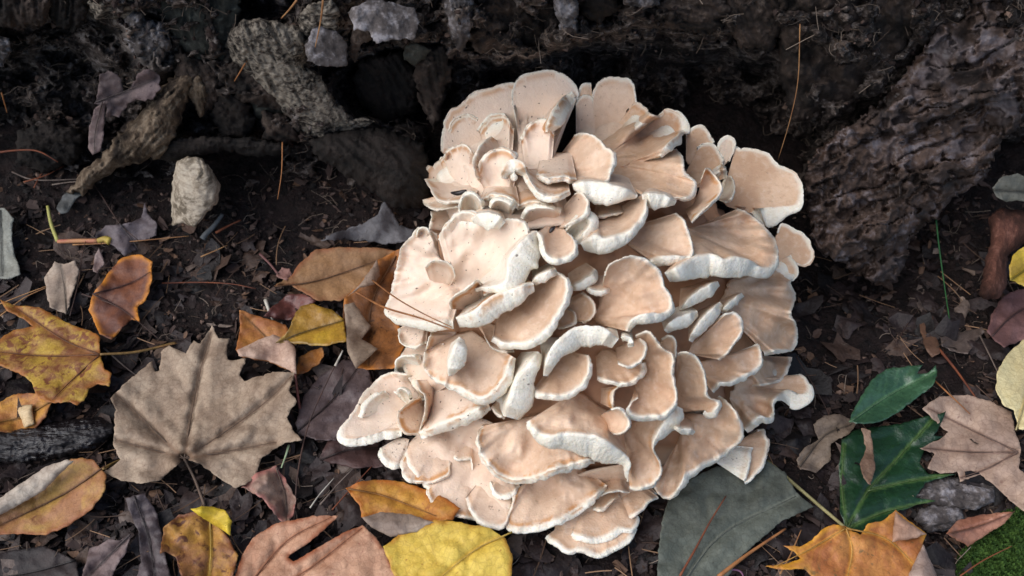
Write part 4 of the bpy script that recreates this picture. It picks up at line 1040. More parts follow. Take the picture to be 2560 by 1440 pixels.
leaf('decayed_leaf', 'blackish brown wet leaf pressed flat under the litter corner', [(-60, 1400), (30, 1375), (110, 1365), (190, 1400), (200, 1450), (100, 1500), (-60, 1500)], dict(c1=(58, 47, 45), c2=(40, 33, 33), spot=(30, 25, 25), rough=.6, gloss=.3), 1, [[(190, 1400), (80, 1430), (-50, 1450)]], curl=.006, warp=.008)
# right side
GREEN = dict(c1=(26, 66, 34), c2=(20, 54, 30), spot=(44, 74, 34), vein=(84, 112, 56), rough=.38, gloss=.5, spot_amt=.72)
leaf('maple_leaf', 'fresh dark green maple leaf with a long pale stalk', [(2115, 1325), (2100, 1280), (2100, 1220), (2097, 1160), (2105, 1100), (2140, 1075), (2180, 1068), (2250, 1060), (2320, 1040), (2366, 1029), (2350, 1065), (2335, 1090), (2357, 1090), (2312, 1120), (2300, 1160), (2320, 1184),
    (2387, 1185), (2315, 1207), (2300, 1226), (2290, 1245), (2342, 1252), (2280, 1266), (2225, 1287), (2195, 1320), (2160, 1330)],
    GREEN, 2, [[(2118, 1322), (2170, 1227), (2240, 1150), (2330, 1050)], [(2170, 1227), (2260, 1205), (2370, 1187)], [(2118, 1322), (2105, 1220), (2110, 1110)], [(2118, 1322), (2210, 1280), (2330, 1253)]], [(2114, 1320), (2020, 1240), (1918, 1152)], curl=.004, warp=.006, stalk_col=(170, 160, 100), srad=.0011, sec=False)
leaf('leaf_fragment', 'narrow tan leaf strip stuck across the green maple leaf', [(2152, 1070), (2176, 1074), (2184, 1128), (2189, 1170), (2176, 1214), (2156, 1190), (2150, 1160), (2165, 1122)], dict(c1=(140, 108, 84), c2=(120, 90, 70), spot=(90, 66, 52)), 5, curl=.004, warp=.003, spacing=5)
leaf('oval_leaf', 'shiny green toothed leaf with a ragged torn tip', [(2122, 1056), (2130, 1030), (2145, 1005), (2162, 975), (2182, 948), (2215, 922), (2265, 915), (2307, 913), (2292, 934), (2315, 935), (2341, 913), (2343, 940), (2330, 966), (2290, 997), (2245, 1030), (2200, 1056), (2160, 1060)],
    dict(c1=(56, 98, 66), c2=(44, 84, 58), vein=(90, 130, 90), rough=.3, gloss=.6), 4, [[(2125, 1055), (2220, 990), (2335, 930)]], curl=.010, warp=.003, side=8, fold=([(2125, 1055), (2335, 930)], .2))
leaf('maple_leaf', 'pale tan maple leaf with spiky lobes beside the green maple leaf', [(2305, 1020), (2350, 990), (2420, 988), (2475, 1003), (2530, 1030), (2536, 1070), (2552, 1120), (2548, 1170), (2600, 1230), (2570, 1285), (2525, 1252), (2495, 1222), (2450, 1185), (2400, 1204), (2394, 1180), (2350, 1184), (2318, 1170), (2336, 1135), (2301, 1120), (2345, 1100), (2370, 1080), (2345, 1060)],
    dict(c1=(178, 148, 126), c2=(152, 124, 106), spot=(120, 94, 82), vein=(120, 92, 78), rough=.65), 3, [[(2545, 1130), (2440, 1080), (2320, 1020)], [(2545, 1130), (2430, 1130), (2310, 1120)], [(2545, 1130), (2470, 1170), (2400, 1195)]], curl=.006, warp=.010)
leaf('oval_leaf', 'smooth cream yellow rounded leaf overlapping the tan maple leaf', [(2600, 830), (2555, 850), (2515, 890), (2492, 930), (2490, 975), (2508, 1012), (2535, 1027), (2548, 1072), (2600, 1080), (2640, 1000), (2640, 880)],
    dict(c1=(226, 212, 154), c2=(218, 200, 140), spot=(190, 170, 110), vein=(200, 180, 120), spot_amt=.72, rough=.55), 6, [[(2540, 1075), (2570, 980), (2610, 850)]], curl=.004, warp=.003)
leaf('maple_leaf', 'orange brown blotched maple leaf with pale folded lobes at the green leaf stalk', [(2110, 1315), (2150, 1337), (2170, 1310), (2210, 1300), (2240, 1275), (2270, 1300), (2318, 1335), (2305, 1362), (2345, 1445), (2340, 1540), (2060, 1560), (2040, 1450), (2010, 1422), (1960, 1425), (1913, 1416), (1960, 1410), (2002, 1396), (1985, 1380), (1958, 1364), (2000, 1366), (2030, 1350), (2050, 1326), (2085, 1310)],
    dict(c1=(196, 124, 52), c2=(176, 98, 44), spot=(110, 84, 50), vein=(210, 150, 60), edge=(200, 140, 40), spot_amt=.6), 4, [[(2115, 1320), (2130, 1380), (2110, 1480)], [(2115, 1320), (2030, 1370), (1940, 1415)], [(2115, 1320), (2220, 1350), (2310, 1440)]], curl=.008, warp=.008,
    flaps=[([(2230, 1355), (2238, 1280), (2258, 1295), (2316, 1335), (2290, 1345)], dict(c1=(190, 150, 124), c2=(168, 124, 98), rough=.65), .006, (0, 0)), ([(2308, 1360), (2345, 1445), (2340, 1500), (2270, 1440)], dict(c1=(178, 152, 136), c2=(150, 124, 110), rough=.65), .005, (0, 0))])
leaf('curled_leaf', 'copper brown leaf rolled into a boat shape on the moss', [(2364, 1335), (2390, 1303), (2440, 1289), (2490, 1282), (2537, 1278), (2512, 1308), (2470, 1335), (2420, 1366), (2398, 1354)], dict(c1=(176, 116, 88), c2=(150, 90, 66), spot=(110, 66, 50), vein=(120, 74, 54), rough=.4, gloss=.5), 5, [[(2370, 1335), (2450, 1315), (2535, 1280)]], curl=.004, warp=.003, fold=([(2370, 1335), (2535, 1280)], -.9), tilt=(0, 0))
leaf('oval_leaf', 'large dull grey green leaf lying flat under the mushroom edge', [(1640, 1500), (1645, 1380), (1655, 1300), (1680, 1220), (1780, 1170), (1900, 1140), (1960, 1180), (1990, 1230), (2034, 1268), (1960, 1300), (1905, 1345), (1845, 1400), (1810, 1460), (1760, 1540)],
    dict(c1=(98, 104, 92), c2=(80, 86, 76), spot=(60, 62, 56), vein=(112, 116, 104), rough=.65, spot_amt=.62), 3, [[(1680, 1500), (1800, 1340), (1990, 1240)]], curl=.003, warp=.004)
leaf('leaf_fragment', 'ragged tan leaf fragment in the shade behind the green maple leaf', [(1990, 1150), (2010, 1120), (2045, 1100), (2034, 1062), (2060, 1040), (2100, 1034), (2142, 1060), (2120, 1086), (2076, 1110), (2076, 1150), (2040, 1182), (2000, 1172)], dict(c1=(138, 118, 98), c2=(112, 94, 80), spot=(84, 70, 60), rough=.65), 1, [[(2000, 1165), (2060, 1090), (2130, 1060)]], curl=.004, warp=.008)
leaf('decayed_leaf', 'pinkish purple withered leaf below the broken branch stub', [(2468, 830), (2478, 785), (2505, 745), (2545, 722), (2620, 720), (2620, 860), (2560, 850), (2510, 868), (2490, 855)], dict(c1=(140, 98, 94), c2=(116, 78, 76), spot=(84, 56, 56), rough=.6), 2, [[(2480, 840), (2530, 790), (2600, 750)]], curl=.012, warp=.014)
leaf('oval_leaf', 'small yellow rounded leaf beside the broken branch stub', [(2526, 700), (2522, 665), (2535, 635), (2570, 612), (2620, 620), (2620, 715), (2560, 716)], dict(c1=(204, 176, 40), c2=(186, 150, 40), spot=(130, 100, 40)), 6, [[(2526, 700), (2610, 640)]], curl=.012, warp=.006, surf=plane_surf(-0.03, 0.03, 0.06, 0.06))
leaf('leaf_fragment', 'dull brown strip of dead leaf in the shadow right of the mushroom', [(2295, 800), (2330, 790), (2342, 840), (2352, 880), (2330, 895), (2312, 870)], dict(c1=(122, 86, 64), c2=(100, 70, 54), spot=(70, 50, 40)), 1, curl=.004, warp=.006)
leaf('leaf_fragment', 'grey brown dead leaf piece beside the cream yellow leaf', [(2350, 845), (2400, 830), (2455, 818), (2462, 828), (2440, 850), (2420, 885), (2380, 880), (2356, 865)], dict(c1=(112, 96, 88), c2=(90, 76, 70), spot=(60, 50, 46)), 1, curl=.006, warp=.01)
leaf('decayed_leaf', 'pale olive leaf leaning under the end of the wood slab', [(2480, 470), (2505, 440), (2545, 435), (2600, 450), (2600, 510), (2545, 500), (2515, 505), (2490, 490)], dict(c1=(112, 110, 98), c2=(92, 92, 82), spot=(64, 62, 56)), 2, [[(2485, 475), (2590, 480)]], curl=.01, warp=.006, surf=plane_surf(0.03, 0.06, 0.07, 0.10))
# upper left
leaf('decayed_leaf', 'grey violet torn maple leaf half buried in soil by the pale wood stub', [(238, 590), (262, 565), (300, 560), (330, 555), (352, 545), (362, 505), (372, 540), (392, 560), (390, 590), (370, 600), (345, 602), (340, 625), (310, 640), (285, 615), (255, 605)], dict(c1=(112, 100, 104), c2=(92, 80, 84), spot=(66, 56, 58), rough=.6), 1, [[(300, 560), (330, 600), (345, 625)]], curl=.006, warp=.01)
leaf('curled_leaf', 'mauve brown leaf rolled upright against the root knob', [(220, 370), (222, 320), (235, 275), (262, 252), (262, 300), (258, 350), (250, 378), (232, 388)], dict(c1=(120, 96, 92), c2=(98, 78, 76), spot=(74, 56, 56), rough=.6), 1, [[(255, 256), (238, 330), (236, 385)]], surf=plane_surf(0.03, 0.05, 0.075, 0.14), curl=.004, warp=.004, fold=([(255, 256), (240, 330), (236, 385)], -.6), spacing=5)
leaf('curled_leaf', 'torn mauve leaf with eaten edges hanging on the log above the root knob', [(238, 258), (245, 225), (250, 190), (270, 175), (300, 195), (312, 232), (330, 215), (345, 180), (375, 170), (398, 190), (400, 225), (380, 250), (340, 250), (318, 262), (300, 290), (262, 295), (268, 268)], dict(c1=(108, 88, 88), c2=(86, 70, 70), spot=(56, 44, 44), rough=.65), 1, [[(240, 255), (320, 225), (390, 195)]], surf=plane_surf(0.03, 0.05, 0.085, 0.15), curl=.006, warp=.012, jag=7, spacing=5)
leaf('decayed_leaf', 'pale green grey curled leaf at the edge of the soil bank', [(-60, 520), (10, 520), (34, 545), (28, 590), (38, 640), (52, 685), (20, 698), (-60, 690)], dict(c1=(150, 152, 140), c2=(126, 128, 118), spot=(96, 96, 88), rough=.6), 3, [[(0, 525), (5, 690)]], curl=.01, warp=.006)
leaf('leaf_fragment', 'grey green leaf scrap on the soil left of the wood stub', [(140, 520), (160, 485), (190, 470), (222, 455), (218, 480), (190, 500), (172, 530), (150, 535)], dict(c1=(96, 100, 98), c2=(78, 80, 80), spot=(56, 56, 56)), 1, curl=.004, warp=.006)
leaf('leaf_fragment', 'tiny pinkish leaf scrap beside the rust brown leaf', [(232, 680), (238, 640), (246, 618), (258, 645), (262, 660), (244, 682)], dict(c1=(150, 126, 120), c2=(124, 100, 96)), 2, curl=.006, warp=.004, spacing=5)
leaf('leaf_fragment', 'pink leaf scrap with thin stalk left of the ribbed brown leaf', [(690, 690), (705, 668), (725, 672), (733, 690), (715, 700)], dict(c1=(160, 112, 100), c2=(136, 92, 84)), 3, stalk=[(695, 685), (675, 660), (650, 635)], stalk_col=(130, 84, 80), curl=.006, warp=.006, spacing=5)
leaf('decayed_leaf', 'reddish wet leaf scraps between the mustard and ribbed leaves', [(660, 790), (690, 760), (720, 735), (760, 735), (790, 752), (760, 775), (730, 800), (700, 800)], dict(c1=(130, 74, 66), c2=(104, 56, 50), spot=(76, 42, 40), rough=.4, gloss=.5), 1, curl=.006, warp=.01)
leaf('decayed_leaf', 'grey cobwebbed bark-like leaf between soil and mushroom', [(905, 560), (940, 540), (960, 500), (1000, 560), (1035, 575), (1020, 605), (960, 610), (900, 600), (800, 600), (830, 585)], dict(c1=(104, 102, 106), c2=(80, 78, 82), spot=(54, 52, 54)), 2, curl=.006, warp=.01, jag=6)

# ---------------------------------------------------------------- twigs, needles, stalks
def stick_mat(name, c1, c2, rough=.6):
    m = M(name, rough, .3)
    return m.col(m.mix(m.rng(m.noise(90, 3), .35, .65), lin(c1), lin(c2)))
N_TAN = stick_mat('dry_needle', (168, 126, 84), (136, 92, 60))
N_ORG = stick_mat('orange_needle', (156, 104, 62), (120, 76, 46))
N_GRY = stick_mat('grey_twig', (120, 106, 96), (88, 76, 70))
N_DRK = stick_mat('dark_twig', (78, 56, 48), (56, 42, 38))
N_RED = stick_mat('red_twig', (126, 70, 44), (96, 54, 40))
N_GRN = stick_mat('green_blade', (60, 110, 60), (44, 90, 52))
N_PAL = stick_mat('pale_stalk', (196, 190, 176), (160, 152, 140))

def stick(name, label, cat, pts, r, mat, l0=.010, l1=.010, group=None, surf=None, taper=.5):
    sp = spline(pts, 16)
    P_ = (surf or on_ground)(sp, np.linspace(l0, l1, 16) + .0006 * np.sin(np.linspace(0, 9, 16)))
    r = r * .72
    G = tube_geo(P_, np.linspace(r, r * taper, 16), 6)
    return tag(mkobj(name, G[0], G[1], mat), label, cat, group)

ND = 'loose pine needles'
stick('pine_needle', 'tan pine needle lying across the soil below the wood stub', 'needle', [(182, 612), (300, 606), (472, 590)], .0008, N_TAN)
stick('pine_needle', 'brown pine needle bending over bare soil right of the rust brown leaf', 'needle', [(405, 708), (500, 706), (580, 710), (640, 722)], .0009, N_RED)
stick('pine_needle', 'upright orange pine needle on the soil bank beside the bark ridge', 'needle', [(706, 355), (704, 430), (694, 498)], .0007, N_ORG, .012, .012, surf=plane_surf(.02, .04, .08, .10))
stick('pine_needle', 'golden pine needle hanging over the dark gap above the bark ridge', 'needle', [(742, 0), (725, 22), (703, 46)], .0009, N_TAN, .075, .065, surf=on_wall)
stick('pine_needle', 'golden pine needle lying down the grey bark flake', 'needle', [(808, -5), (802, 50), (788, 118)], .0010, N_TAN, .074, .072, surf=on_wall)
stick('pine_needle', 'short orange needle on the brown wood left of the bark ridge', 'needle', [(617, 152), (600, 180), (586, 203)], .0009, N_ORG, .045, .045, surf=on_wall)
stick('pine_needle', 'short orange needle in the dark hollow at the log end', 'needle', [(4, 232), (12, 260), (18, 282)], .0009, N_ORG, .01, .01, surf=on_wall)
stick('pine_needle', 'pair of orange pine needles stuck on the pale mushroom shelf', 'needle', [(890, 730), (960, 768), (1050, 795), (1135, 826)], .0011, N_ORG, .006, .024, surf=on_mound)
stick('pine_needle', 'thin orange pine needle bridging leaf and mushroom shelf', 'needle', [(930, 700), (990, 745), (1060, 785), (1130, 818)], .0008, N_ORG, .006, .026, surf=on_mound)
stick('pine_needle', 'thin tan needle under the large tan maple leaf tip', 'needle', [(250, 884), (340, 878), (445, 858)], .0005, N_TAN, .02, .012)
for a in ([(735, 1305), (745, 1180), (772, 1060), (820, 950), (857, 878)],):
    stick('dry_straw', 'long thin dark dry stem rising beside the damp purple leaf', 'straw', a, .0009, N_DRK, .012, .03)
    stick('dry_straw', 'pale split end of a dry stem beside the torn grey flap', 'straw', [(838, 915), (848, 895), (857, 876)], .0014, N_PAL, .029, .031)
stick('pine_needle', 'grey needle crossing the dark gap above the amber leaf, longest of its bunch', 'needle', [(800, 1262), (850, 1205), (905, 1150)], .0009, N_GRY, .01, .012)
stick('pine_needle', 'brownish needle in the bunch above the amber leaf', 'needle', [(830, 1275), (870, 1230), (930, 1165)], .0008, N_RED, .012, .012)
stick('pine_needle', 'short pale needle in the bunch above the amber leaf', 'needle', [(775, 1270), (800, 1235), (835, 1195)], .0008, N_PAL, .012, .011)
stick('twig', 'rust orange twig resting on the grey green leaf', 'twig', [(1700, 1440), (1740, 1370), (1775, 1305), (1815, 1240)], .0011, N_RED, .028, .026)
stick('twig', 'straight orange twig running to the orange blotched maple leaf', 'twig', [(1795, 1442), (1870, 1385), (1964, 1322)], .0019, N_ORG, .027, .027)
stick('pine_needle', 'tan needle lying over the tip of the orange blotched maple leaf', 'needle', [(1950, 1435), (1975, 1390), (2003, 1325)], .0009, N_TAN, .02, .02)
stick('twig', 'reddish twig slanting between the shiny green leaf and cream leaf', 'twig', [(2345, 870), (2390, 925), (2440, 995)], .0016, N_RED, .012, .012)
stick('twig', 'orange needle twig over the pale tan maple leaf', 'twig', [(2335, 950), (2380, 992), (2425, 1035)], .0010, N_ORG, .02, .026)
stick('twig', 'grey straight twig leading to the cream yellow leaf', 'twig', [(2448, 835), (2470, 880), (2494, 930)], .0010, N_GRY, .014, .018)
stick('wild_grass', 'thin green grass blade standing in the hollow under the wood slab', 'grass', [(2340, 545), (2348, 620), (2362, 720), (2377, 822)], .0010, N_GRN, .05, .02)
stick('twig', 'pale thin root hanging beside the top right mushroom shelf', 'twig', [(2000, 60), (1995, 200), (1975, 300), (1945, 400)], .0006, N_TAN, .04, .08, surf=on_wall)
stick('twig', 'fine dark root thread in the shade right of the mushroom', 'twig', [(1990, 890), (2020, 940), (2060, 1010), (2078, 1050)], .0006, N_DRK, .02, .012)
stick('twig', 'fine red brown needle in the shade below the wood slab tip', 'twig', [(2240, 860), (2275, 800), (2300, 770)], .0006, N_DRK, .014, .012)
stick('twig', 'reddish arched twig over the hollow at the log end', 'twig', [(-30, 385), (40, 376), (95, 378), (145, 405)], .0013, N_RED, .02, .012, surf=plane_surf(.04, .04, .08, .1))
stick('twig', 'brown forked twig running past the grey violet maple leaf', 'twig', [(218, 435), (255, 490), (300, 560), (345, 600)], .0009, N_DRK, .014, .014)
stick('twig', 'thin tan straw beside the small pale lobed leaf', 'twig', [(0, 790), (60, 745), (118, 718)], .0008, N_TAN, .01, .012)
stick('twig', 'second thin tan straw beside the small pale lobed leaf', 'twig', [(0, 760), (55, 738), (120, 714)], .0007, N_TAN, .011, .013)
stick('twig', 'dark twig leaning across the small pale lobed leaf', 'twig', [(175, 790), (195, 710), (205, 640), (215, 600)], .0007, N_DRK, .022, .012)
stick('twig', 'short orange bark sliver on the soil near the blue grey twig', 'twig', [(540, 582), (570, 565), (602, 550)], .0016, N_RED)
stick('twig', 'thin pale straw on the soil above the ribbed brown leaf', 'twig', [(502, 642), (535, 628), (568, 613)], .0008, N_TAN)
stick('twig', 'grey twig under the yellow maple leaf stalk', 'twig', [(260, 870), (310, 915), (350, 945)], .0011, N_GRY)
stick('twig', 'thin dark twig across the rust brown leaf', 'twig', [(205, 735), (300, 770), (400, 850)], .0009, N_DRK, .022, .012)
stick('twig', 'thin tan needle over the corner moss', 'twig', [(2400, 1440), (2460, 1400), (2530, 1365)], .0007, N_RED, .02, .02)
for lb, a, mt in (('faded red needle slanting up the soil bank under the root knob', [(60, 455), (110, 440), (160, 415)], N_RED), ('long faded grey needle running level to the root knob foot', [(30, 430), (90, 450), (215, 447)], N_GRY),
                  ('short reddish needle crossing the long grey needle on the bank', [(85, 470), (100, 440), (120, 420)], N_RED), ('short grey needle beside the long grey needle at the root foot', [(130, 462), (170, 456), (210, 453)], N_GRY)):
    stick('pine_needle', lb, 'needle', a, .0009, mt, .014, .012, group='needles tangled under the root knob')

# bent yellow and red stalk
e = empty('leaf_stalk', on_ground([(145, 605)], .01)[0])
tag(e, 'bent leaf stalk, yellow then red, lying on the dark soil', 'stalk')
for nm, pts, r0, r1, mt in (('upper_stem', [(119, 515), (128, 560), (145, 604)], .0012, .0016, stick_mat('yellow_stem', (176, 172, 96), (160, 154, 92))),
                            ('lower_stem', [(145, 604), (200, 602), (245, 602)], .0017, .0018, stick_mat('red_stem', (168, 96, 84), (180, 130, 90))),
                            ('stem_foot', [(245, 602), (262, 598), (276, 604)], .0020, .0032, stick_mat('olive_stem', (186, 166, 76), (164, 140, 70)))):
    G = tube_geo(on_ground(spline(pts, 10), .011), np.linspace(r0, r1, 10), 8)
    mkobj(nm, G[0], G[1], mt, e)
stick('twig', 'short blue grey twig with a knobbed end beside the wood stub', 'twig', [(556, 536), (535, 565), (515, 585), (506, 597)], .0022, stick_mat('blue_grey_twig', (112, 114, 114), (84, 86, 88)), taper=1.5)
stick('leaf_stalk', 'short pale green stalk beside the crinkled dried leaf', 'stalk', [(722, 1113), (714, 1140), (703, 1170)], .0012, stick_mat('pale_green', (186, 200, 160), (160, 180, 140)), .014, .016)
stick('twig', 'broken white stalk stub beside the reddish wet leaf scraps', 'twig', [(664, 750), (672, 775), (682, 800)], .0022, N_PAL)
stick('leaf_stalk', 'curled violet stalk beside the orange blotched maple leaf', 'stalk', [(1800, 1442), (1825, 1425), (1850, 1428), (1860, 1445)], .0013, stick_mat('violet_stalk', (150, 104, 130), (124, 84, 106)))

# dark insects or seeds lying on the shelves
m = M('black_husk', .4, .5)
HUSK = m.col(lin((34, 26, 26)))
for lb, a, r in (('black elongated husk on the leftmost upper mushroom shelf', [(1128, 482), (1146, 483), (1166, 476)], .0017), ('small black husk between the central mushroom folds', [(1374, 582), (1380, 574), (1388, 566)], .0014)):
    sp = spline(a, 9)
    G = tube_geo(on_mound(sp, .012), r * np.sin(np.linspace(.35, math.pi - .35, 9)), 8)
    tag(mkobj('husk', G[0], G[1], HUSK), lb, 'husk')

# ---------------------------------------------------------------- what nobody could count
def scatter(name, label, cat, n, region, mk, mat, col=None, surf=on_ground, l0=.001, l1=.004):
    pts = []
    lo, hi = np.array(region[0]), np.array(region[1])
    p = lo + rng.random((n, 2)) * (hi - lo)
    keep = fbm(p / 120, 3, 91) > rng.uniform(-.9, .35, n)
    p = p[keep]
    base = surf(p, rng.uniform(l0, l1, len(p)))
    V, Fs, A, off = [], [], [], 0
    for q in base:
        v, f = mk()
        V.append(v + q)
        Fs += [[i + off for i in ff] for ff in f]
        A.append(np.full(len(v), rng.random()))
        off += len(v)
    o = mkobj(name, np.vstack(V), Fs, mat, attrs={'tone': np.concatenate(A)}, smooth=False)
    return tag(o, label, cat, kind='stuff')

ico_v = None
import bmesh
bm = bmesh.new()
bmesh.ops.create_icosphere(bm, subdivisions=1, radius=1)
ICO = np.array([v.co[:] for v in bm.verts]); ICOF = [[v.index for v in f.verts] for f in bm.faces]
bm.free()
def rotm():
    q = rng.normal(size=4); q /= np.linalg.norm(q)
    w, x, y, z = q
    return np.array([[1 - 2 * (y * y + z * z), 2 * (x * y - z * w), 2 * (x * z + y * w)], [2 * (x * y + z * w), 1 - 2 * (x * x + z * z), 2 * (y * z - x * w)], [2 * (x * z - y * w), 2 * (y * z + x * w), 1 - 2 * (x * x + y * y)]])
def crumb():
    s = .0006 + .0022 * rng.random() ** 2.5
    v = ICO * (1 + rng.uniform(-.35, .35, len(ICO)))[:, None] * s * rng.uniform(.6, 1.3, 3)
    return v, ICOF
def flake():
    s = .0015 + .006 * rng.random() ** 2.2
    asp = rng.uniform(.2, .8)
    n = 7
    a = np.linspace(0, 2 * math.pi, n, endpoint=False) + rng.uniform(-.3, .3, n)
    r = rng.uniform(.6, 1.15, n)
    v = np.column_stack([np.cos(a) * r * s, np.sin(a) * r * s * asp, rng.uniform(-.2, .35, n) * s])
    v = np.vstack([v, [0, 0, rng.uniform(-.2, .3) * s]])
    t = rng.uniform(-.5, .5, 2); z = rng.uniform(0, 6.28)
    Rz = np.array([[math.cos(z), -math.sin(z), 0], [math.sin(z), math.cos(z), 0], [0, 0, 1]])
    v[:, 2] += v[:, 0] * t[0] + v[:, 1] * t[1]
    return v @ Rz.T, [[i, (i + 1) % n, n] for i in range(n)]
def fibre():
    L = rng.uniform(.004, .022)
    d = rng.normal(size=3) * np.array([1, .6, .7]); d /= np.linalg.norm(d)
    b = rng.normal(size=3) * .9
    c3 = rng.normal(size=3) * 1.6
    t = np.linspace(-.5, .5, 6)[:, None]
    pts = d * t * L + b * L * (t ** 2 - .1) + c3 * L * (t ** 3 - .1 * t)
    v, f = tube_geo(pts, rng.uniform(.00012, .0003), 3)
    return v, f

def scrap():
    s = .005 + .013 * rng.random() ** 1.6
    asp = rng.uniform(.45, .9)
    n, k = 12, 4
    a = np.linspace(0, 2 * math.pi, n, endpoint=False)
    r = 1 + .45 * rng.uniform(-1, 1, n)
    V_ = [[0, 0, 0]]
    for j in range(1, k + 1):
        for i in range(n):
            V_.append([math.cos(a[i]) * r[i] * s * j / k, math.sin(a[i]) * r[i] * s * asp * j / k, 0])
    V_ = np.array(V_)
    sd0 = rng.random() * 90
    V_[:, 2] = .55 * s * fbm(np.column_stack([V_[:, :2] / s * .9 + sd0, np.full(len(V_), sd0)]), 2, 3) + .35 * V_[:, 0] ** 2 / s * rng.uniform(-1, 1.4) + .1 * s * vn(V_[:, :2] / s * 4 + sd0, 8)
    V_[:, 2] += V_[:, 0] * rng.uniform(-.35, .35) + V_[:, 1] * rng.uniform(-.35, .35)
    z = rng.uniform(0, 6.28)
    Rz = np.array([[math.cos(z), -math.sin(z), 0], [math.sin(z), math.cos(z), 0], [0, 0, 1]])
    f_ = [[0, 1 + i, 1 + (i + 1) % n] for i in range(n)]
    for j in range(k - 1):
        f_ += [[1 + j * n + i, 1 + (j + 1) * n + i, 1 + (j + 1) * n + (i + 1) % n, 1 + j * n + (i + 1) % n] for i in range(n)]
    return V_ @ Rz.T, f_

m = M('crumb_soil', .85, .3)
tn = m.attr('tone').outputs['Fac']
cc = m.mix(m.rng(tn, 0, .8), lin((18, 15, 14)), lin((50, 38, 34)))
cc = m.mix(m.rng(tn, .86, .98), cc, lin((120, 98, 86)))
MAT_CR = m.col(cc)
m = M('litter_flake', .75, .3)
tn = m.attr('tone').outputs['Fac']
cc = m.mix(m.rng(tn, 0, .6), lin((34, 27, 26)), lin((70, 55, 50)))
cc = m.mix(m.rng(tn, .7, .85), cc, lin((100, 76, 60)))
cc = m.mix(m.rng(tn, .95, .99), cc, lin((140, 124, 112)))
MAT_FL = m.col(cc)
m = M('fine_fibre', .8, .2)
tn = m.attr('tone').outputs['Fac']
MAT_FB = m.col(m.mix(tn, lin((70, 56, 46)), lin((130, 116, 104))))
scatter('soil_crumbs', 'dark crumbly soil grains covering the forest floor', 'soil', 15000, ((-60, 430), (2620, 1460)), crumb, MAT_CR, l0=.0005, l1=.003)
scatter('leaf_litter', 'tiny broken leaf and bark flakes strewn over the soil', 'litter', 5200, ((-60, 420), (2620, 1460)), flake, MAT_FL, l0=.002, l1=.006)
m = M('scrap_skin', .6, .35)
tn = m.attr('tone').outputs['Fac']
cc = m.mix(m.rng(tn, 0, .6), lin((24, 19, 19)), lin((54, 43, 42)))
cc = m.mix(m.rng(tn, .7, .9), cc, lin((76, 58, 48)))
cc = m.mix(m.rng(tn, .93, .99), cc, lin((108, 94, 86)))
cc = m.mix(m.rng(m.noise(300, 4), .35, .65, 0, .6), cc, m.mix(1.0, cc, (.45, .42, .4, 1), 'MULTIPLY'))
m.bump(m.noise(350, 4), .6, .0015)
MAT_SC = m.col(cc)
sc_o = scatter('dead_leaf_scraps', 'dark damp scraps of decayed leaves matted over the forest floor', 'litter', 1700, ((-60, 600), (2640, 1500)), scrap, MAT_SC, l0=.001, l1=.005)
sc_o.data.polygons.foreach_set('use_smooth', [True] * len(sc_o.data.polygons))
def needle():
    L = rng.uniform(.012, .038)
    a = rng.uniform(0, 6.28)
    d = np.array([math.cos(a), math.sin(a), rng.uniform(-.08, .12)])
    t = np.linspace(-.5, .5, 6)[:, None]
    pts = d * t * L + np.array([-d[1], d[0], .2]) * L * rng.uniform(-.25, .25) * (t ** 2 - .1)
    return tube_geo(pts, rng.uniform(.0002, .0005), 4)
m = M('old_needle', .7, .3)
tn = m.attr('tone').outputs['Fac']
MAT_ND = m.col(m.mix(m.rng(tn, 0, 1), lin((70, 52, 42)), lin((142, 110, 82))))
scatter('needle_litter', 'old brown needles and straw bits scattered through the litter', 'litter', 420, ((-60, 560), (2640, 1460)), needle, MAT_ND, l0=.007, l1=.012)
scatter('litter_fibres', 'fine dry rootlets and hairs scattered over the soil', 'fibres', 1500, ((-60, 420), (2620, 1460)), fibre, MAT_FB, l0=.003, l1=.007)

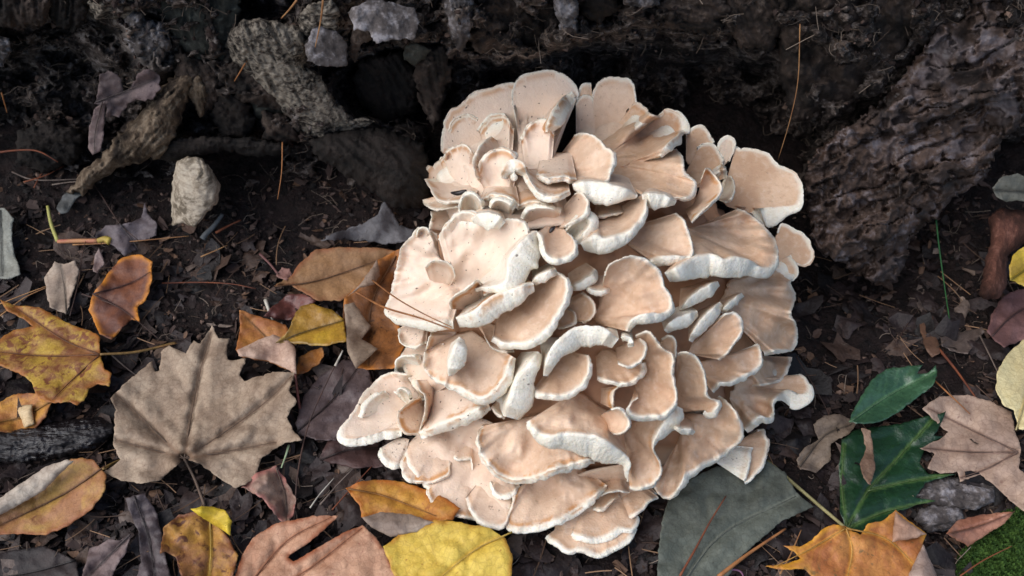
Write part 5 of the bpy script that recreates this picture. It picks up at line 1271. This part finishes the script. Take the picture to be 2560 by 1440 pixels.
# rootlets and crumbs clinging to the log face
hw = h.reshape(nr, nc)
def wall_h(p, lift):
    ix = np.clip(np.searchsorted(cx, p[:, 0]), 0, nc - 1)
    iy = np.clip(np.searchsorted(cy, p[:, 1]), 0, nr - 1)
    return on_wall(p, hw[iy, ix] + lift)
scatter('log_rootlets', 'fine tangled rootlets clinging to the rotten log face', 'rootlets', 1500, ((-40, -40), (2600, 430)), fibre, MAT_FB, surf=wall_h, l0=.001, l1=.006)
scatter('log_crumbs', 'loose rotten wood crumbs stuck on the log face', 'crumbs', 5200, ((-40, -40), (2600, 450)), crumb, MAT_CR, surf=wall_h, l0=.000, l1=.003)
0 and scatter('slab_crumbs', 'splintered wood crumbs on the leaning wood slab', 'crumbs', 900, ((2040, 340), (2380, 560)), flake, MAT_FL, surf=PL, l0=.012, l1=.020)

# moss cushion in the corner
def tuft():
    s = rng.uniform(.0012, .003)
    V_, F_ = [], []
    for k in range(4):
        a = rng.uniform(0, 6.28); t = rng.uniform(.2, .9)
        d = np.array([math.cos(a) * t, math.sin(a) * t, 1]) * s
        w = np.array([-math.sin(a), math.cos(a), 0]) * s * .28
        b = len(V_)
        V_ += [w * .4, -w * .4, d * .6 - w, d, d * .6 + w]
        F_ += [[b, b + 1, b + 2, b + 3, b + 4]]
    return np.array(V_), F_
m = M('moss', .8, .2)
tn = m.attr('tone').outputs['Fac']
MAT_MOSS = m.col(m.mix(tn, lin((34, 58, 24)), lin((70, 96, 40))))
mo = M('moss_bed', .9, .1)
MAT_MB = mo.col(mo.mix(mo.noise(120), lin((26, 42, 18)), lin((50, 70, 30))))
MPOLY = [(2385, 1440), (2400, 1380), (2440, 1345), (2480, 1300), (2530, 1270), (2640, 1270), (2680, 1560), (2400, 1560)]
slab('moss_bed', MPOLY, on_ground, .004, .006, MAT_MB, .008, 60, lambda v: .002 * fbm(v / 20, 3, 5), 6, 12, seed=31)
tag(bpy.data.objects['moss_bed'], 'low green moss cushion in the litter corner', 'moss', kind='stuff')
pm = np.array([2370, 1255]) + rng.random((9000, 2)) * np.array([300, 260])
pm = pm[poly_sd(pm, MPOLY) > 0]
dd = poly_sd(pm, MPOLY)
bs = on_ground(pm, .004 + .008 * np.sqrt(np.clip(1 - (1 - np.clip(dd / 60, 0, 1)) ** 2, 0, 1)) + .002 * fbm(pm / 20, 3, 5))
V, Fs, A, off = [], [], [], 0
for q in bs:
    v, f_ = tuft()
    V.append(v + q); Fs += [[i + off for i in ff] for ff in f_]; A.append(np.full(len(v), rng.random())); off += len(v)
tag(mkobj('moss_tufts', np.vstack(V), Fs, MAT_MOSS, attrs={'tone': np.concatenate(A)}, smooth=False), 'bright green moss sprigs growing on the corner cushion', 'moss', kind='stuff')
